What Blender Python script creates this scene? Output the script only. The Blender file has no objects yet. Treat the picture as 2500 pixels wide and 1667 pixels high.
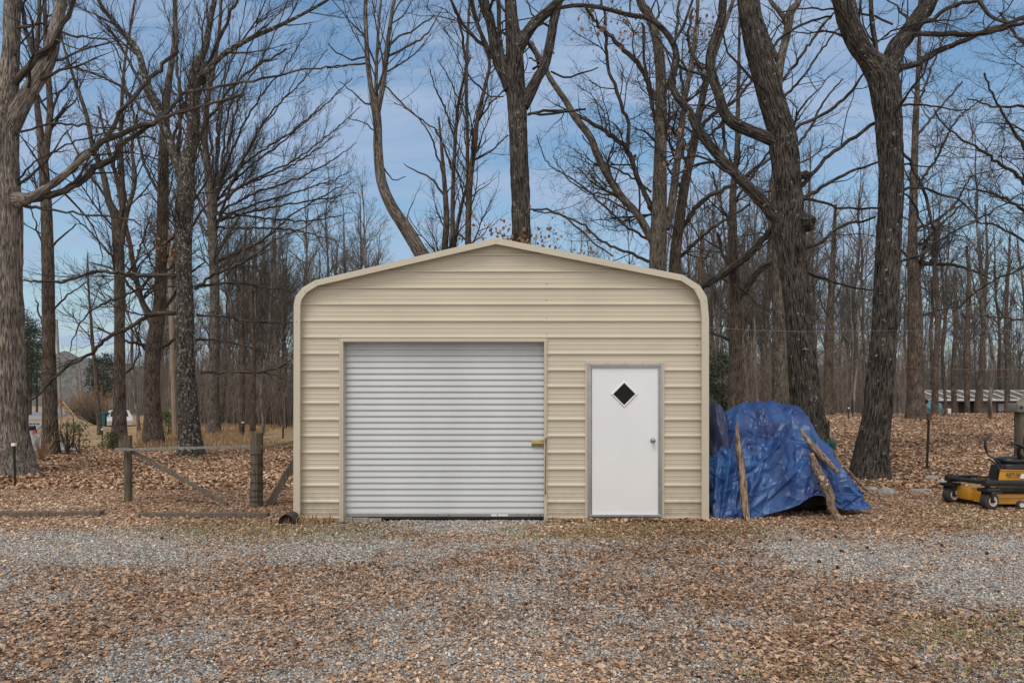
import bpy, math, random
import numpy as np
from mathutils import Vector, Matrix

R = math.radians
sc = bpy.context.scene
# ------------------------------------------------------------------ camera
cam_d = bpy.data.cameras.new("camera"); cam = bpy.data.objects.new("camera", cam_d)
sc.collection.objects.link(cam); sc.camera = cam
CZ = 1.55; F = 1666.7; HY = 985.0
cam.location = (0, 0, CZ); cam.rotation_euler = (R(90), 0, 0)
cam_d.sensor_width = 36; cam_d.lens = 24; cam_d.shift_y = (HY - 833.5) / 2500
cam_d.clip_end = 5000; cam_d.clip_start = 0.1
# ------------------------------------------------------------------ world
SUN_EL, SUN_AZ = 58, 200          # azimuth from +Y, clockwise; behind the camera
w = bpy.data.worlds.new("World"); sc.world = w; w.use_nodes = True
nt = w.node_tree; nt.nodes.clear()
def N(t, **k):
    n = nt.nodes.new(t)
    for a, b in k.items(): setattr(n, a, b)
    return n
out = N('ShaderNodeOutputWorld'); bg = N('ShaderNodeBackground'); bg.inputs[1].default_value = 0.15
sky = N('ShaderNodeTexSky'); sky.sky_type = 'NISHITA'; sky.sun_disc = False
sky.sun_elevation = R(SUN_EL); sky.sun_rotation = R(SUN_AZ); sky.air_density = 1.6; sky.dust_density = 0.6; sky.ozone_density = 2.5
tc = N('ShaderNodeTexCoord'); sp = N('ShaderNodeSeparateXYZ'); nt.links.new(tc.outputs['Generated'], sp.inputs[0])
mz = N('ShaderNodeMath', operation='MAXIMUM'); mz.inputs[1].default_value = 0.0; nt.links.new(sp.outputs[2], mz.inputs[0])
az = N('ShaderNodeMath', operation='ADD'); az.inputs[1].default_value = 0.16; nt.links.new(mz.outputs[0], az.inputs[0])
dx = N('ShaderNodeMath', operation='DIVIDE'); nt.links.new(sp.outputs[0], dx.inputs[0]); nt.links.new(az.outputs[0], dx.inputs[1])
dy = N('ShaderNodeMath', operation='DIVIDE'); nt.links.new(sp.outputs[1], dy.inputs[0]); nt.links.new(az.outputs[0], dy.inputs[1])
cb = N('ShaderNodeCombineXYZ'); nt.links.new(dx.outputs[0], cb.inputs[0]); nt.links.new(dy.outputs[0], cb.inputs[1])
mp = N('ShaderNodeMapping'); mp.inputs['Scale'].default_value = (0.75, 2.6, 1); mp.inputs['Rotation'].default_value = (0, 0, R(14)); nt.links.new(cb.outputs[0], mp.inputs[0])
nz = N('ShaderNodeTexNoise'); nz.inputs['Scale'].default_value = 1.5; nz.inputs['Detail'].default_value = 6; nz.inputs['Roughness'].default_value = 0.55; nz.inputs['Distortion'].default_value = 0.5
nt.links.new(mp.outputs[0], nz.inputs['Vector'])
cr = N('ShaderNodeValToRGB'); cr.color_ramp.elements[0].position = 0.38; cr.color_ramp.elements[1].position = 0.60
cr.color_ramp.elements[0].color = (0, 0, 0, 1); cr.color_ramp.elements[1].color = (0.9, 0.9, 0.9, 1); nt.links.new(nz.outputs[0], cr.inputs[0])
# more cloud low down
hz = N('ShaderNodeMapRange'); hz.inputs[1].default_value = 0.0; hz.inputs[2].default_value = 0.42; hz.inputs[3].default_value = 0.5; hz.inputs[4].default_value = 0.0; nt.links.new(sp.outputs[2], hz.inputs[0])
mx = N('ShaderNodeMath', operation='MAXIMUM'); nt.links.new(cr.outputs[0], mx.inputs[0]); nt.links.new(hz.outputs[0], mx.inputs[1])
tint = N('ShaderNodeMix', data_type='RGBA', blend_type='MULTIPLY'); tint.inputs[0].default_value = 1
tint.inputs[7].default_value = (0.62, 0.73, 0.80, 1); nt.links.new(sky.outputs[0], tint.inputs[6])
mc = N('ShaderNodeMix', data_type='RGBA'); nt.links.new(mx.outputs[0], mc.inputs[0]); nt.links.new(tint.outputs[2], mc.inputs[6])
mc.inputs[7].default_value = (2.35, 3.05, 4.2, 1)
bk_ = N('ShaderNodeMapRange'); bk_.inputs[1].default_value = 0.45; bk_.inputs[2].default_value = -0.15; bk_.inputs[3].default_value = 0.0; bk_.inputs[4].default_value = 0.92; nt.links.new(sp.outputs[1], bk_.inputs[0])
mb_w = N('ShaderNodeMix', data_type='RGBA'); nt.links.new(bk_.outputs[0], mb_w.inputs[0]); nt.links.new(mc.outputs[2], mb_w.inputs[6]); mb_w.inputs[7].default_value = (6.5, 6.35, 6.15, 1)   # unseen white cloud bank added behind the camera to whiten the light
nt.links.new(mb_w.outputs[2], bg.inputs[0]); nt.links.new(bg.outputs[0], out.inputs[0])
# ------------------------------------------------------------------ sun
sl = bpy.data.lights.new("sun", 'SUN'); sl.energy = 1.5; sl.angle = R(25); sl.color = (1, 0.95, 0.88)
so = bpy.data.objects.new("sun", sl); sc.collection.objects.link(so)
_a = R(SUN_AZ); _e = R(SUN_EL)
sd = Vector((math.sin(_a) * math.cos(_e), math.cos(_a) * math.cos(_e), math.sin(_e)))
so.rotation_euler = sd.to_track_quat('Z', 'Y').to_euler()
sc.view_settings.view_transform = 'Standard'; sc.view_settings.look = 'None'; sc.view_settings.exposure = 0.12; sc.view_settings.gamma = 1

COL = sc.collection
rs = np.random.RandomState(7)
# ------------------------------------------------------------------ helpers
def tag(o, label=None, cat=None, group=None, kind=None):
    if label: o['label'] = label
    if cat: o['category'] = cat
    if group: o['group'] = group
    if kind: o['kind'] = kind
    return o
def empty(name, loc=(0, 0, 0), rz=0):
    o = bpy.data.objects.new(name, None); o.location = loc; o.rotation_euler = (0, 0, rz); COL.objects.link(o); return o
def vn(x, y, z=0.0, seed=0):
    """value noise in [0,1], vectorised"""
    x = np.asarray(x, float) + 1000.0; y = np.asarray(y, float) + 1000.0; z = np.asarray(z, float) + 1000.0 + 0 * x
    xi, yi, zi = np.floor(x).astype(np.int64), np.floor(y).astype(np.int64), np.floor(z).astype(np.int64)
    xf, yf, zf = x - xi, y - yi, z - zi
    s = lambda t: t * t * (3 - 2 * t)
    u, v, q = s(xf), s(yf), s(zf)
    def h(a, b, c):
        n = (a * 374761393 + b * 668265263 + c * 2147483647 + seed * 1274126177) & 0xffffffff
        n = ((n ^ (n >> 13)) * 1274126177) & 0xffffffff
        n = n ^ (n >> 16)
        return (n & 0xffff) / 65535.0
    r = 0
    for a in (0, 1):
        for b in (0, 1):
            for c in (0, 1):
                r = r + h(xi + a, yi + b, zi + c) * (u if a else 1 - u) * (v if b else 1 - v) * (q if c else 1 - q)
    return r
def fbm(x, y, z=0.0, o=4, seed=0):
    r = 0; a = 0.5; t = 0
    for i in range(o):
        r = r + a * vn(x * 2 ** i, y * 2 ** i, np.asarray(z) * 2 ** i, seed + i); t += a; a *= 0.5
    return r / t
def sstep(a, b, x):
    t = np.clip((np.asarray(x, float) - a) / (b - a), 0, 1); return t * t * (3 - 2 * t)
def mesh_obj(name, V, Fc, mat, parent=None, smooth=False, attrs=None, loc=None):
    """V (n,3) array, Fc list of faces or (m,k) array"""
    me = bpy.data.meshes.new(name); V = np.asarray(V, np.float32)
    if isinstance(Fc, np.ndarray):
        m, k = Fc.shape
        me.vertices.add(len(V)); me.vertices.foreach_set('co', V.ravel())
        me.loops.add(m * k); me.loops.foreach_set('vertex_index', Fc.astype(np.int32).ravel())
        me.polygons.add(m); me.polygons.foreach_set('loop_start', np.arange(0, m * k, k, dtype=np.int32))
        try: me.polygons.foreach_set('loop_total', np.full(m, k, dtype=np.int32))
        except Exception: pass
        me.update(calc_edges=True)
    else:
        me.from_pydata([tuple(v) for v in V.tolist()], [], Fc); me.update()
    if smooth: me.polygons.foreach_set('use_smooth', np.ones(len(me.polygons), bool))
    for an, (ty, data) in (attrs or {}).items():
        at = me.attributes.new(an, ty, 'POINT')
        at.data.foreach_set('value' if ty == 'FLOAT' else ('vector' if ty == 'FLOAT_VECTOR' else 'color'), np.asarray(data, np.float32).ravel())
    if mat is not None: me.materials.append(mat)
    o = bpy.data.objects.new(name, me); COL.objects.link(o)
    if parent is not None: o.parent = parent
    if loc: o.location = loc
    return o
def px(x, y, Y): return np.array([(x - 1250) / F * Y, Y, CZ - (y - HY) / F * Y])
def hgt(X, Y):
    X = np.asarray(X, float); Y = np.asarray(Y, float)
    side = sstep(3.0, 8.0, X)
    ramp = 1.03 * np.clip((Y - 12) / 20, 0, 1) * 1.0
    ramp = ramp - 1.0 * sstep(33, 56, Y)
    bump = 0.05 * (fbm(X * .35, Y * .35, 0, 3, 5) - .5) * sstep(9, 12, Y)
    far = 0.25 * (vn(X * .08, Y * .08, 0, 3) - .5) * sstep(14, 40, Y)
    near = 0.022 * (fbm(X * .8, Y * .8, 0, 3, 9) - .5)
    far2 = 0.6 * sstep(200, 500, Y)
    pit = -.10 * sstep(-2.6, -2.0, X) * sstep(.55, .45, X) * sstep(9.06, 9.2, Y) * sstep(9.7, 9.5, Y)
    return pit + side * ramp + bump + far * (1 - side) * .6 + near + far2
def gd(x, y):
    for Y in np.arange(3, 140, .05):
        X = (x - 1250) / F * Y
        if HY + (CZ - float(hgt(X, Y))) / Y * F <= y: return float(Y)
    return 140.
class MB:
    """collects boxes, bars, tubes and prisms into one mesh"""
    def __init__(s): s.v = []; s.f = []
    def add(s, V, Fs):
        b = len(s.v); s.v += [tuple(map(float, p)) for p in V]; s.f += [tuple(i + b for i in f) for f in Fs]; return s
    def box(s, a, b, bev=0.0, M=None):
        x0, y0, z0 = [min(p, q) for p, q in zip(a, b)]; x1, y1, z1 = [max(p, q) for p, q in zip(a, b)]
        e = min(bev, (x1 - x0) * .45, (y1 - y0) * .45, (z1 - z0) * .45)
        if e <= 0:
            V = [(x, y, z) for x in (x0, x1) for y in (y0, y1) for z in (z0, z1)]
            Fs = [(0, 1, 3, 2), (4, 6, 7, 5), (0, 4, 5, 1), (2, 3, 7, 6), (0, 2, 6, 4), (1, 5, 7, 3)]
        else:
            import bmesh
            bm = bmesh.new(); bmesh.ops.create_cube(bm, size=1)
            for v in bm.verts: v.co = Vector((x0 + (v.co.x + .5) * (x1 - x0), y0 + (v.co.y + .5) * (y1 - y0), z0 + (v.co.z + .5) * (z1 - z0)))
            bmesh.ops.bevel(bm, geom=list(bm.edges), offset=e, segments=2, affect='EDGES', profile=.5)
            bm.verts.index_update(); V = [tuple(v.co) for v in bm.verts]; Fs = [[v.index for v in f.verts] for f in bm.faces]; bm.free()
        if M is not None: V = [tuple(M @ Vector(v)) for v in V]
        return s.add(V, Fs)
    def tube(s, pts, r, k=10, cap=True):
        pts = [Vector(p) for p in pts]; n = len(pts); rr = r if hasattr(r, '__len__') else [r] * n
        V = []; Fs = []; up = None
        for i, p in enumerate(pts):
            t = (pts[min(i + 1, n - 1)] - pts[max(i - 1, 0)]).normalized()
            if up is None: up = Vector((0, 0, 1)) if abs(t.z) < .9 else Vector((1, 0, 0))
            a = t.cross(up).normalized(); b = a.cross(t); up = b
            for j in range(k):
                th = 2 * math.pi * j / k; V.append(p + (a * math.cos(th) + b * math.sin(th)) * rr[i])
        for i in range(n - 1):
            for j in range(k):
                j2 = (j + 1) % k; Fs.append((i * k + j, i * k + j2, (i + 1) * k + j2, (i + 1) * k + j))
        if cap: Fs.append(tuple(range(k))[::-1]); Fs.append(tuple((n - 1) * k + j for j in range(k)))
        return s.add(V, Fs)
    def lathe(s, prof, c, axis='Z', k=20):
        V = []; Fs = []; n = len(prof)
        for (r_, h_) in prof:
            for j in range(k):
                th = 2 * math.pi * j / k; a, b = r_ * math.cos(th), r_ * math.sin(th)
                V.append({'Z': (c[0] + a, c[1] + b, c[2] + h_), 'Y': (c[0] + a, c[1] + h_, c[2] + b), 'X': (c[0] + h_, c[1] + a, c[2] + b)}[axis])
        for i in range(n - 1):
            for j in range(k):
                j2 = (j + 1) % k; Fs.append((i * k + j, i * k + j2, (i + 1) * k + j2, (i + 1) * k + j))
        Fs.append(tuple(range(k))); Fs.append(tuple((n - 1) * k + j for j in range(k))[::-1])
        return s.add(V, Fs)
    def build(s, name, mat, parent=None, smooth=False):
        import bmesh
        me = bpy.data.meshes.new(name); me.from_pydata(s.v, [], s.f)
        bm = bmesh.new(); bm.from_mesh(me); bmesh.ops.recalc_face_normals(bm, faces=bm.faces); bm.to_mesh(me); bm.free()
        me.materials.append(mat)
        if smooth:
            me.polygons.foreach_set('use_smooth', np.ones(len(me.polygons), bool))
            try: me.set_sharp_from_angle(angle=R(38))
            except Exception: pass
        o = bpy.data.objects.new(name, me); COL.objects.link(o)
        if parent is not None: o.parent = parent
        return o
# ------------------------------------------------------------------ materials
def mat(name, col, rough=.6, metal=0., var=.12, scale=6., bump=.0, bscale=40., spec=.5, col2=None, det=5, coord='Object', stretch=(1, 1, 1), coat=0):
    m = bpy.data.materials.new(name); m.use_nodes = True; t = m.node_tree; n = t.nodes; p = n['Principled BSDF']
    p.inputs['Roughness'].default_value = rough; p.inputs['Metallic'].default_value = metal; p.inputs['Specular IOR Level'].default_value = spec
    if coat: p.inputs['Coat Weight'].default_value = coat
    c = n.new('ShaderNodeTexCoord'); mp = n.new('ShaderNodeMapping'); mp.inputs['Scale'].default_value = stretch; t.links.new(c.outputs[coord], mp.inputs[0])
    z = n.new('ShaderNodeTexNoise'); z.inputs['Scale'].default_value = scale; z.inputs['Detail'].default_value = det; t.links.new(mp.outputs[0], z.inputs['Vector'])
    r = n.new('ShaderNodeValToRGB'); r.color_ramp.elements[0].position = .3; r.color_ramp.elements[1].position = .7
    c1 = np.array(col); c2 = np.array(col2) if col2 is not None else c1 * (1 + var)
    c1 = c1 * (1 - var) if col2 is None else c1
    r.color_ramp.elements[0].color = (*c1, 1); r.color_ramp.elements[1].color = (*np.clip(c2, 0, 1), 1)
    t.links.new(z.outputs[0], r.inputs[0]); t.links.new(r.outputs[0], p.inputs['Base Color'])
    if bump:
        z2 = n.new('ShaderNodeTexNoise'); z2.inputs['Scale'].default_value = bscale; z2.inputs['Detail'].default_value = 4; t.links.new(mp.outputs[0], z2.inputs['Vector'])
        b = n.new('ShaderNodeBump'); b.inputs['Strength'].default_value = bump; b.inputs['Distance'].default_value = .01
        t.links.new(z2.outputs[0], b.inputs['Height']); t.links.new(b.outputs[0], p.inputs['Normal'])
    return m
def bark_mat(name, dark, light, lichen=.0, sc1=26., mid=None, lich_col=(.26, .265, .23), bump=.9):
    m = bpy.data.materials.new(name); m.use_nodes = True; t = m.node_tree; n = t.nodes; p = n['Principled BSDF']
    p.inputs['Roughness'].default_value = .95; p.inputs['Specular IOR Level'].default_value = .15
    a = n.new('ShaderNodeAttribute'); a.attribute_name = 'bk'
    mp = n.new('ShaderNodeMapping'); mp.inputs['Scale'].default_value = (1, 1, .10); t.links.new(a.outputs['Vector'], mp.inputs[0])
    z0 = n.new('ShaderNodeTexNoise'); z0.inputs['Scale'].default_value = 3; t.links.new(a.outputs['Vector'], z0.inputs['Vector'])
    v = n.new('ShaderNodeTexNoise'); v.inputs['Scale'].default_value = sc1 * 1.6; v.inputs['Detail'].default_value = 5; v.inputs['Roughness'].default_value = .6; v.inputs['Distortion'].default_value = .35; t.links.new(mp.outputs[0], v.inputs['Vector'])
    r = n.new('ShaderNodeValToRGB'); e = r.color_ramp.elements; e[0].position = .40; e[1].position = .60
    e[0].color = (*dark, 1); e[1].color = (*light, 1); t.links.new(v.outputs[0], r.inputs[0])
    big = n.new('ShaderNodeMix'); big.data_type = 'RGBA'; big.blend_type = 'MULTIPLY'
    rr = n.new('ShaderNodeMapRange'); rr.inputs[1].default_value = .3; rr.inputs[2].default_value = .7; rr.inputs[3].default_value = .65; rr.inputs[4].default_value = 1.2
    t.links.new(z0.outputs[0], rr.inputs[0]); big.inputs[0].default_value = 1; t.links.new(r.outputs[0], big.inputs[6]); t.links.new(rr.outputs[0], big.inputs[7])
    last = big.outputs[2]
    if lichen:
        l = n.new('ShaderNodeTexNoise'); l.inputs['Scale'].default_value = 11; l.inputs['Detail'].default_value = 6; l.inputs['Roughness'].default_value = .7; t.links.new(a.outputs['Vector'], l.inputs['Vector'])
        lr = n.new('ShaderNodeMapRange'); lr.inputs[1].default_value = .66 - lichen * .16; lr.inputs[2].default_value = .70 - lichen * .14; t.links.new(l.outputs[0], lr.inputs[0])
        lm = n.new('ShaderNodeMix'); lm.data_type = 'RGBA'; t.links.new(lr.outputs[0], lm.inputs[0]); t.links.new(last, lm.inputs[6]); lm.inputs[7].default_value = (*lich_col, 1); last = lm.outputs[2]
    t.links.new(last, p.inputs['Base Color'])
    b = n.new('ShaderNodeBump'); b.inputs['Strength'].default_value = bump; b.inputs['Distance'].default_value = .025; t.links.new(v.outputs[0], b.inputs['Height']); t.links.new(b.outputs[0], p.inputs['Normal'])
    return m
def flat(name, col, rough=.9):
    m = bpy.data.materials.new(name); m.use_nodes = True; p = m.node_tree.nodes['Principled BSDF']
    p.inputs['Base Color'].default_value = (*col, 1); p.inputs['Roughness'].default_value = rough; p.inputs['Specular IOR Level'].default_value = .2
    return m
def ramp_mat(name, stops, rough=.85, attr='rnd', spec=.2, trans=0):
    m = bpy.data.materials.new(name); m.use_nodes = True; t = m.node_tree; n = t.nodes; p = n['Principled BSDF']
    p.inputs['Roughness'].default_value = rough; p.inputs['Specular IOR Level'].default_value = spec
    a = n.new('ShaderNodeAttribute'); a.attribute_name = attr; r = n.new('ShaderNodeValToRGB'); e = r.color_ramp.elements
    while len(e) < len(stops): e.new(.5)
    for i, (ps, c) in enumerate(stops): e[i].position = ps; e[i].color = (*c, 1)
    t.links.new(a.outputs['Fac'], r.inputs[0]); t.links.new(r.outputs[0], p.inputs['Base Color'])
    return m
BARK_TAN = bark_mat('bark_tan', (.055, .043, .036), (.33, .285, .245), .15, 32)
BARK_DARK = bark_mat('bark_dark', (.008, .007, .0065), (.105, .090, .078), .3, 32)
BARK_GREY = bark_mat('bark_grey', (.028, .023, .019), (.20, .168, .14), .35, 30)
BARK_LICH = bark_mat('bark_lichen', (.012, .0105, .009), (.125, .108, .092), .7, 30)
BARK_BROWN = bark_mat('bark_brown', (.025, .019, .015), (.18, .14, .112), .15, 32)
TWIG_GREY = bark_mat('twig_grey', (.022, .018, .016), (.11, .092, .078), 0, 20, bump=.2)
TWIG_DARK = bark_mat('twig_dark', (.014, .012, .011), (.085, .07, .06), .15, 20, bump=.2)
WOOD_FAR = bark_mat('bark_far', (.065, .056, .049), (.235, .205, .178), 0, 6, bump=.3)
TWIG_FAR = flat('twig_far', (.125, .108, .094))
DEAD_LEAF = ramp_mat('dead_leaf', [(0, (.13, .06, .03)), (.5, (.20, .105, .058)), (1, (.33, .20, .12))])
# ------------------------------------------------------------------ tubes in bulk
class Tubes:
    def __init__(s): s.b = {}
    def add(s, P, Rd, k):
        P = np.asarray(P, float); Rd = np.asarray(Rd, float)
        if len(P): s.b.setdefault((P.shape[1], k), []).append((P, Rd))
        return s
    def build(s, name, mt, parent=None, smooth=True):
        Vs, Fs, Bs, base = [], [], [], 0
        for (n, k), L in s.b.items():
            P = np.concatenate([a for a, _ in L]); Rd = np.concatenate([b for _, b in L]); m = len(P)
            T = np.gradient(P, axis=1); T /= np.linalg.norm(T, axis=2, keepdims=True) + 1e-9
            mt_ = np.abs((P[:, -1] - P[:, 0])); ref = np.eye(3)[np.argmin(mt_, axis=1)][:, None, :]
            A = np.cross(T, ref); A /= np.linalg.norm(A, axis=2, keepdims=True) + 1e-9; B = np.cross(A, T)
            th = np.arange(k) * 2 * np.pi / k; c, q = np.cos(th), np.sin(th)
            V = P[:, :, None, :] + Rd[:, :, None, None] * (A[:, :, None, :] * c[None, None, :, None] + B[:, :, None, :] * q[None, None, :, None])
            seg = np.concatenate([np.zeros((m, 1)), np.cumsum(np.linalg.norm(np.diff(P, axis=1), axis=2), axis=1)], 1)
            bk = np.stack([np.broadcast_to(Rd[:, :, None] * c, (m, n, k)), np.broadcast_to(Rd[:, :, None] * q, (m, n, k)), np.broadcast_to(seg[:, :, None], (m, n, k))], -1) + (rs.rand(m, 1, 1, 3) * 20)
            i = np.arange(m)[:, None, None] * n * k; j = np.arange(n - 1)[None, :, None] * k; a = np.arange(k)[None, None, :]; a2 = (a + 1) % k
            f = np.stack([i + j + a, i + j + a2, i + j + k + a2, i + j + k + a], -1).reshape(-1, 4) + base
            Vs.append(V.reshape(-1, 3)); Bs.append(bk.reshape(-1, 3)); Fs.append(f); base += m * n * k
        if not Vs: return None
        return mesh_obj(name, np.concatenate(Vs), np.concatenate(Fs), mt, parent, smooth, {'bk': ('FLOAT_VECTOR', np.concatenate(Bs))})
def resample(pts, n, rad=None):
    pts = np.asarray(pts, float); m = len(pts)
    if m > 2:   # Catmull-Rom
        q = np.vstack([2 * pts[0] - pts[1], pts, 2 * pts[-1] - pts[-2]]); o = []
        for i in range(m - 1):
            for t in np.linspace(0, 1, 8, endpoint=False):
                p0, p1, p2, p3 = q[i], q[i + 1], q[i + 2], q[i + 3]
                o.append(.5 * (2 * p1 + (p2 - p0) * t + (2 * p0 - 5 * p1 + 4 * p2 - p3) * t * t + (3 * p1 - p0 - 3 * p2 + p3) * t ** 3))
        o.append(pts[-1]); pts = np.array(o)
    s = np.concatenate([[0], np.cumsum(np.linalg.norm(np.diff(pts[:, :3], axis=0), axis=1))]); t = np.linspace(0, s[-1], n)
    return np.stack([np.interp(t, s, pts[:, c]) for c in range(pts.shape[1])], 1)
def kids(P, Rd, rng, dens, tmin=.2, ang=(25, 55), lenf=.45, maxlen=3., minlen=.12, wig=.16, trop=.06, n=6, rmin=.003, rk=.62, absl=None):
    if len(P) == 0: return np.zeros((0, n, 3)), np.zeros((0, n))
    m, k, _ = P.shape
    L = np.linalg.norm(np.diff(P, axis=1), axis=2).sum(1)
    cnt = rng.poisson(dens * L * (1 - tmin)); idx = np.repeat(np.arange(m), cnt); M = len(idx)
    if M == 0: return np.zeros((0, n, 3)), np.zeros((0, n))
    t = rng.uniform(tmin, .99, M); fi = t * (k - 1); i0 = np.minimum(fi.astype(int), k - 2); f = (fi - i0)[:, None]
    p = P[idx, i0] * (1 - f) + P[idx, i0 + 1] * f; T = P[idx, i0 + 1] - P[idx, i0]; T /= np.linalg.norm(T, axis=1, keepdims=True) + 1e-9
    r = Rd[idx, i0] * (1 - f[:, 0]) + Rd[idx, i0 + 1] * f[:, 0]
    q = rng.normal(size=(M, 3)); q -= T * (q * T).sum(1, keepdims=True); q /= np.linalg.norm(q, axis=1, keepdims=True)
    a = np.radians(rng.uniform(*ang, M))[:, None]; D = T * np.cos(a) + q * np.sin(a)
    ln = (absl if absl is not None else lenf * L[idx]) * (1 - .55 * t) * rng.uniform(.5, 1.25, M); ln = np.clip(ln, minlen, maxlen)
    r0 = np.minimum(r * rk, ln * .013 + rmin)
    out = np.zeros((M, n, 3)); out[:, 0] = p; st = (ln / (n - 1))[:, None]
    for j in range(1, n):
        D = D + rng.normal(size=(M, 3)) * wig; D[:, 2] += trop; D /= np.linalg.norm(D, axis=1, keepdims=True)
        out[:, j] = out[:, j - 1] + D * st
    tp = np.linspace(1, 0, n)[None, :]
    return out, np.maximum(r0[:, None] * tp ** .8, rmin * .75)
def trunk_mesh(name, path, rad, mt, parent, k=40, ridge=.012, nf=13, seed=0, step=.07, flare=.35):
    """thick bark-furrowed trunk, real displaced geometry"""
    pr = np.column_stack([path, rad]); L = np.linalg.norm(np.diff(path, axis=0), axis=1).sum()
    n = int(min(260, max(16, L / step))); q = resample(pr, n); P, Rr = q[:, :3], np.maximum(q[:, 3], .004)
    T = np.gradient(P, axis=0); T /= np.linalg.norm(T, axis=1, keepdims=True)
    A = np.cross(T, np.array([[0, 1, 0]])); A /= np.linalg.norm(A, axis=1, keepdims=True); B = np.cross(A, T)
    th = np.arange(k) * 2 * np.pi / k; s = np.linspace(0, L, n)
    TH, S = np.meshgrid(th, s); c, d = np.cos(TH), np.sin(TH)
    lump = .10 * (vn(c * 1.6 + seed, d * 1.6, S * .9, seed) - .5) + .05 * (vn(c * 3 + seed, d * 3, S * 2.2, seed + 1) - .5)
    w_ = 2.2 * (vn(c * 2.2, d * 2.2, S * 1.3, seed + 2) - .5) + .8 * (vn(c * 5, d * 5, S * 5, seed + 5) - .5)
    fur = np.abs(np.sin(TH * nf * .5 + w_ * 2.2)) ** .7 * (.55 + .9 * vn(c * 4, d * 4, S * 7, seed + 3))
    fl = np.exp(-S / .35) * flare * (.35 + .65 * np.abs(np.sin(TH * 2.5 + seed)) )
    rad_ = Rr[:, None] * (1 + lump + fl) + ridge * (fur - .6) * np.clip(Rr[:, None] / .25, .2, 1.3)
    rad_ = rad_ * .88
    V = P[:, None, :] + rad_[..., None] * (A[:, None, :] * c[..., None] + B[:, None, :] * d[..., None])
    bk = np.stack([Rr[:, None] * c, Rr[:, None] * d, S], -1) + seed
    i = np.arange(n - 1)[:, None] * k; a = np.arange(k)[None, :]; a2 = (a + 1) % k
    f = np.stack([i + a, i + a2, i + k + a2, i + k + a], -1).reshape(-1, 4)
    return V.reshape(-1, 3), f, bk.reshape(-1, 3)
def leaf_tufts(name, centers, rng, parent, per=18, spread=.22, size=.10):
    c = np.repeat(centers, per, 0); M = len(c); c = c + rng.normal(size=(M, 3)) * spread
    a = rng.normal(size=(M, 3)); a[:, 2] -= .8; a /= np.linalg.norm(a, axis=1, keepdims=True); b = np.cross(a, rng.normal(size=(M, 3))); b /= np.linalg.norm(b, axis=1, keepdims=True)
    nn = np.cross(a, b); s = size * rng.uniform(.6, 1.3, M)[:, None]
    V = np.stack([c, c + (a * .5 + b * .35 + nn * .12) * s, c + a * s, c + (a * .5 - b * .35 + nn * .12) * s], 1).reshape(-1, 3)
    f = np.arange(M * 4).reshape(-1, 4)
    return mesh_obj(name, V, f, DEAD_LEAF, parent, False, {'rnd': ('FLOAT', np.repeat(rng.rand(M), 4))})
def blob(name, c, r, mt, seed, amp=.25, nu=70, nv=50, f=3.0, parent=None):
    a, b = np.meshgrid(np.linspace(0, 2 * np.pi, nu, endpoint=False), np.linspace(0, np.pi, nv)); d = np.stack([np.cos(a) * np.sin(b), np.sin(a) * np.sin(b), np.cos(b)], -1)
    q = 1 + amp * (fbm(d[..., 0] * f + 9, d[..., 1] * f + 3, d[..., 2] * f, 4, seed) - .5) * 2; V = d * q[..., None] * np.array(r) + np.array(c)
    i = np.arange(nv - 1)[:, None] * nu; j = np.arange(nu)[None]; j2 = (j + 1) % nu; fc = np.stack([i + j, i + j2, i + nu + j2, i + nu + j], -1).reshape(-1, 4)
    return mesh_obj(name, V.reshape(-1, 3), fc[:, ::-1].copy(), mt, parent, True, {'bk': ('FLOAT_VECTOR', V.reshape(-1, 3) * [1, 1, .5])})
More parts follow.
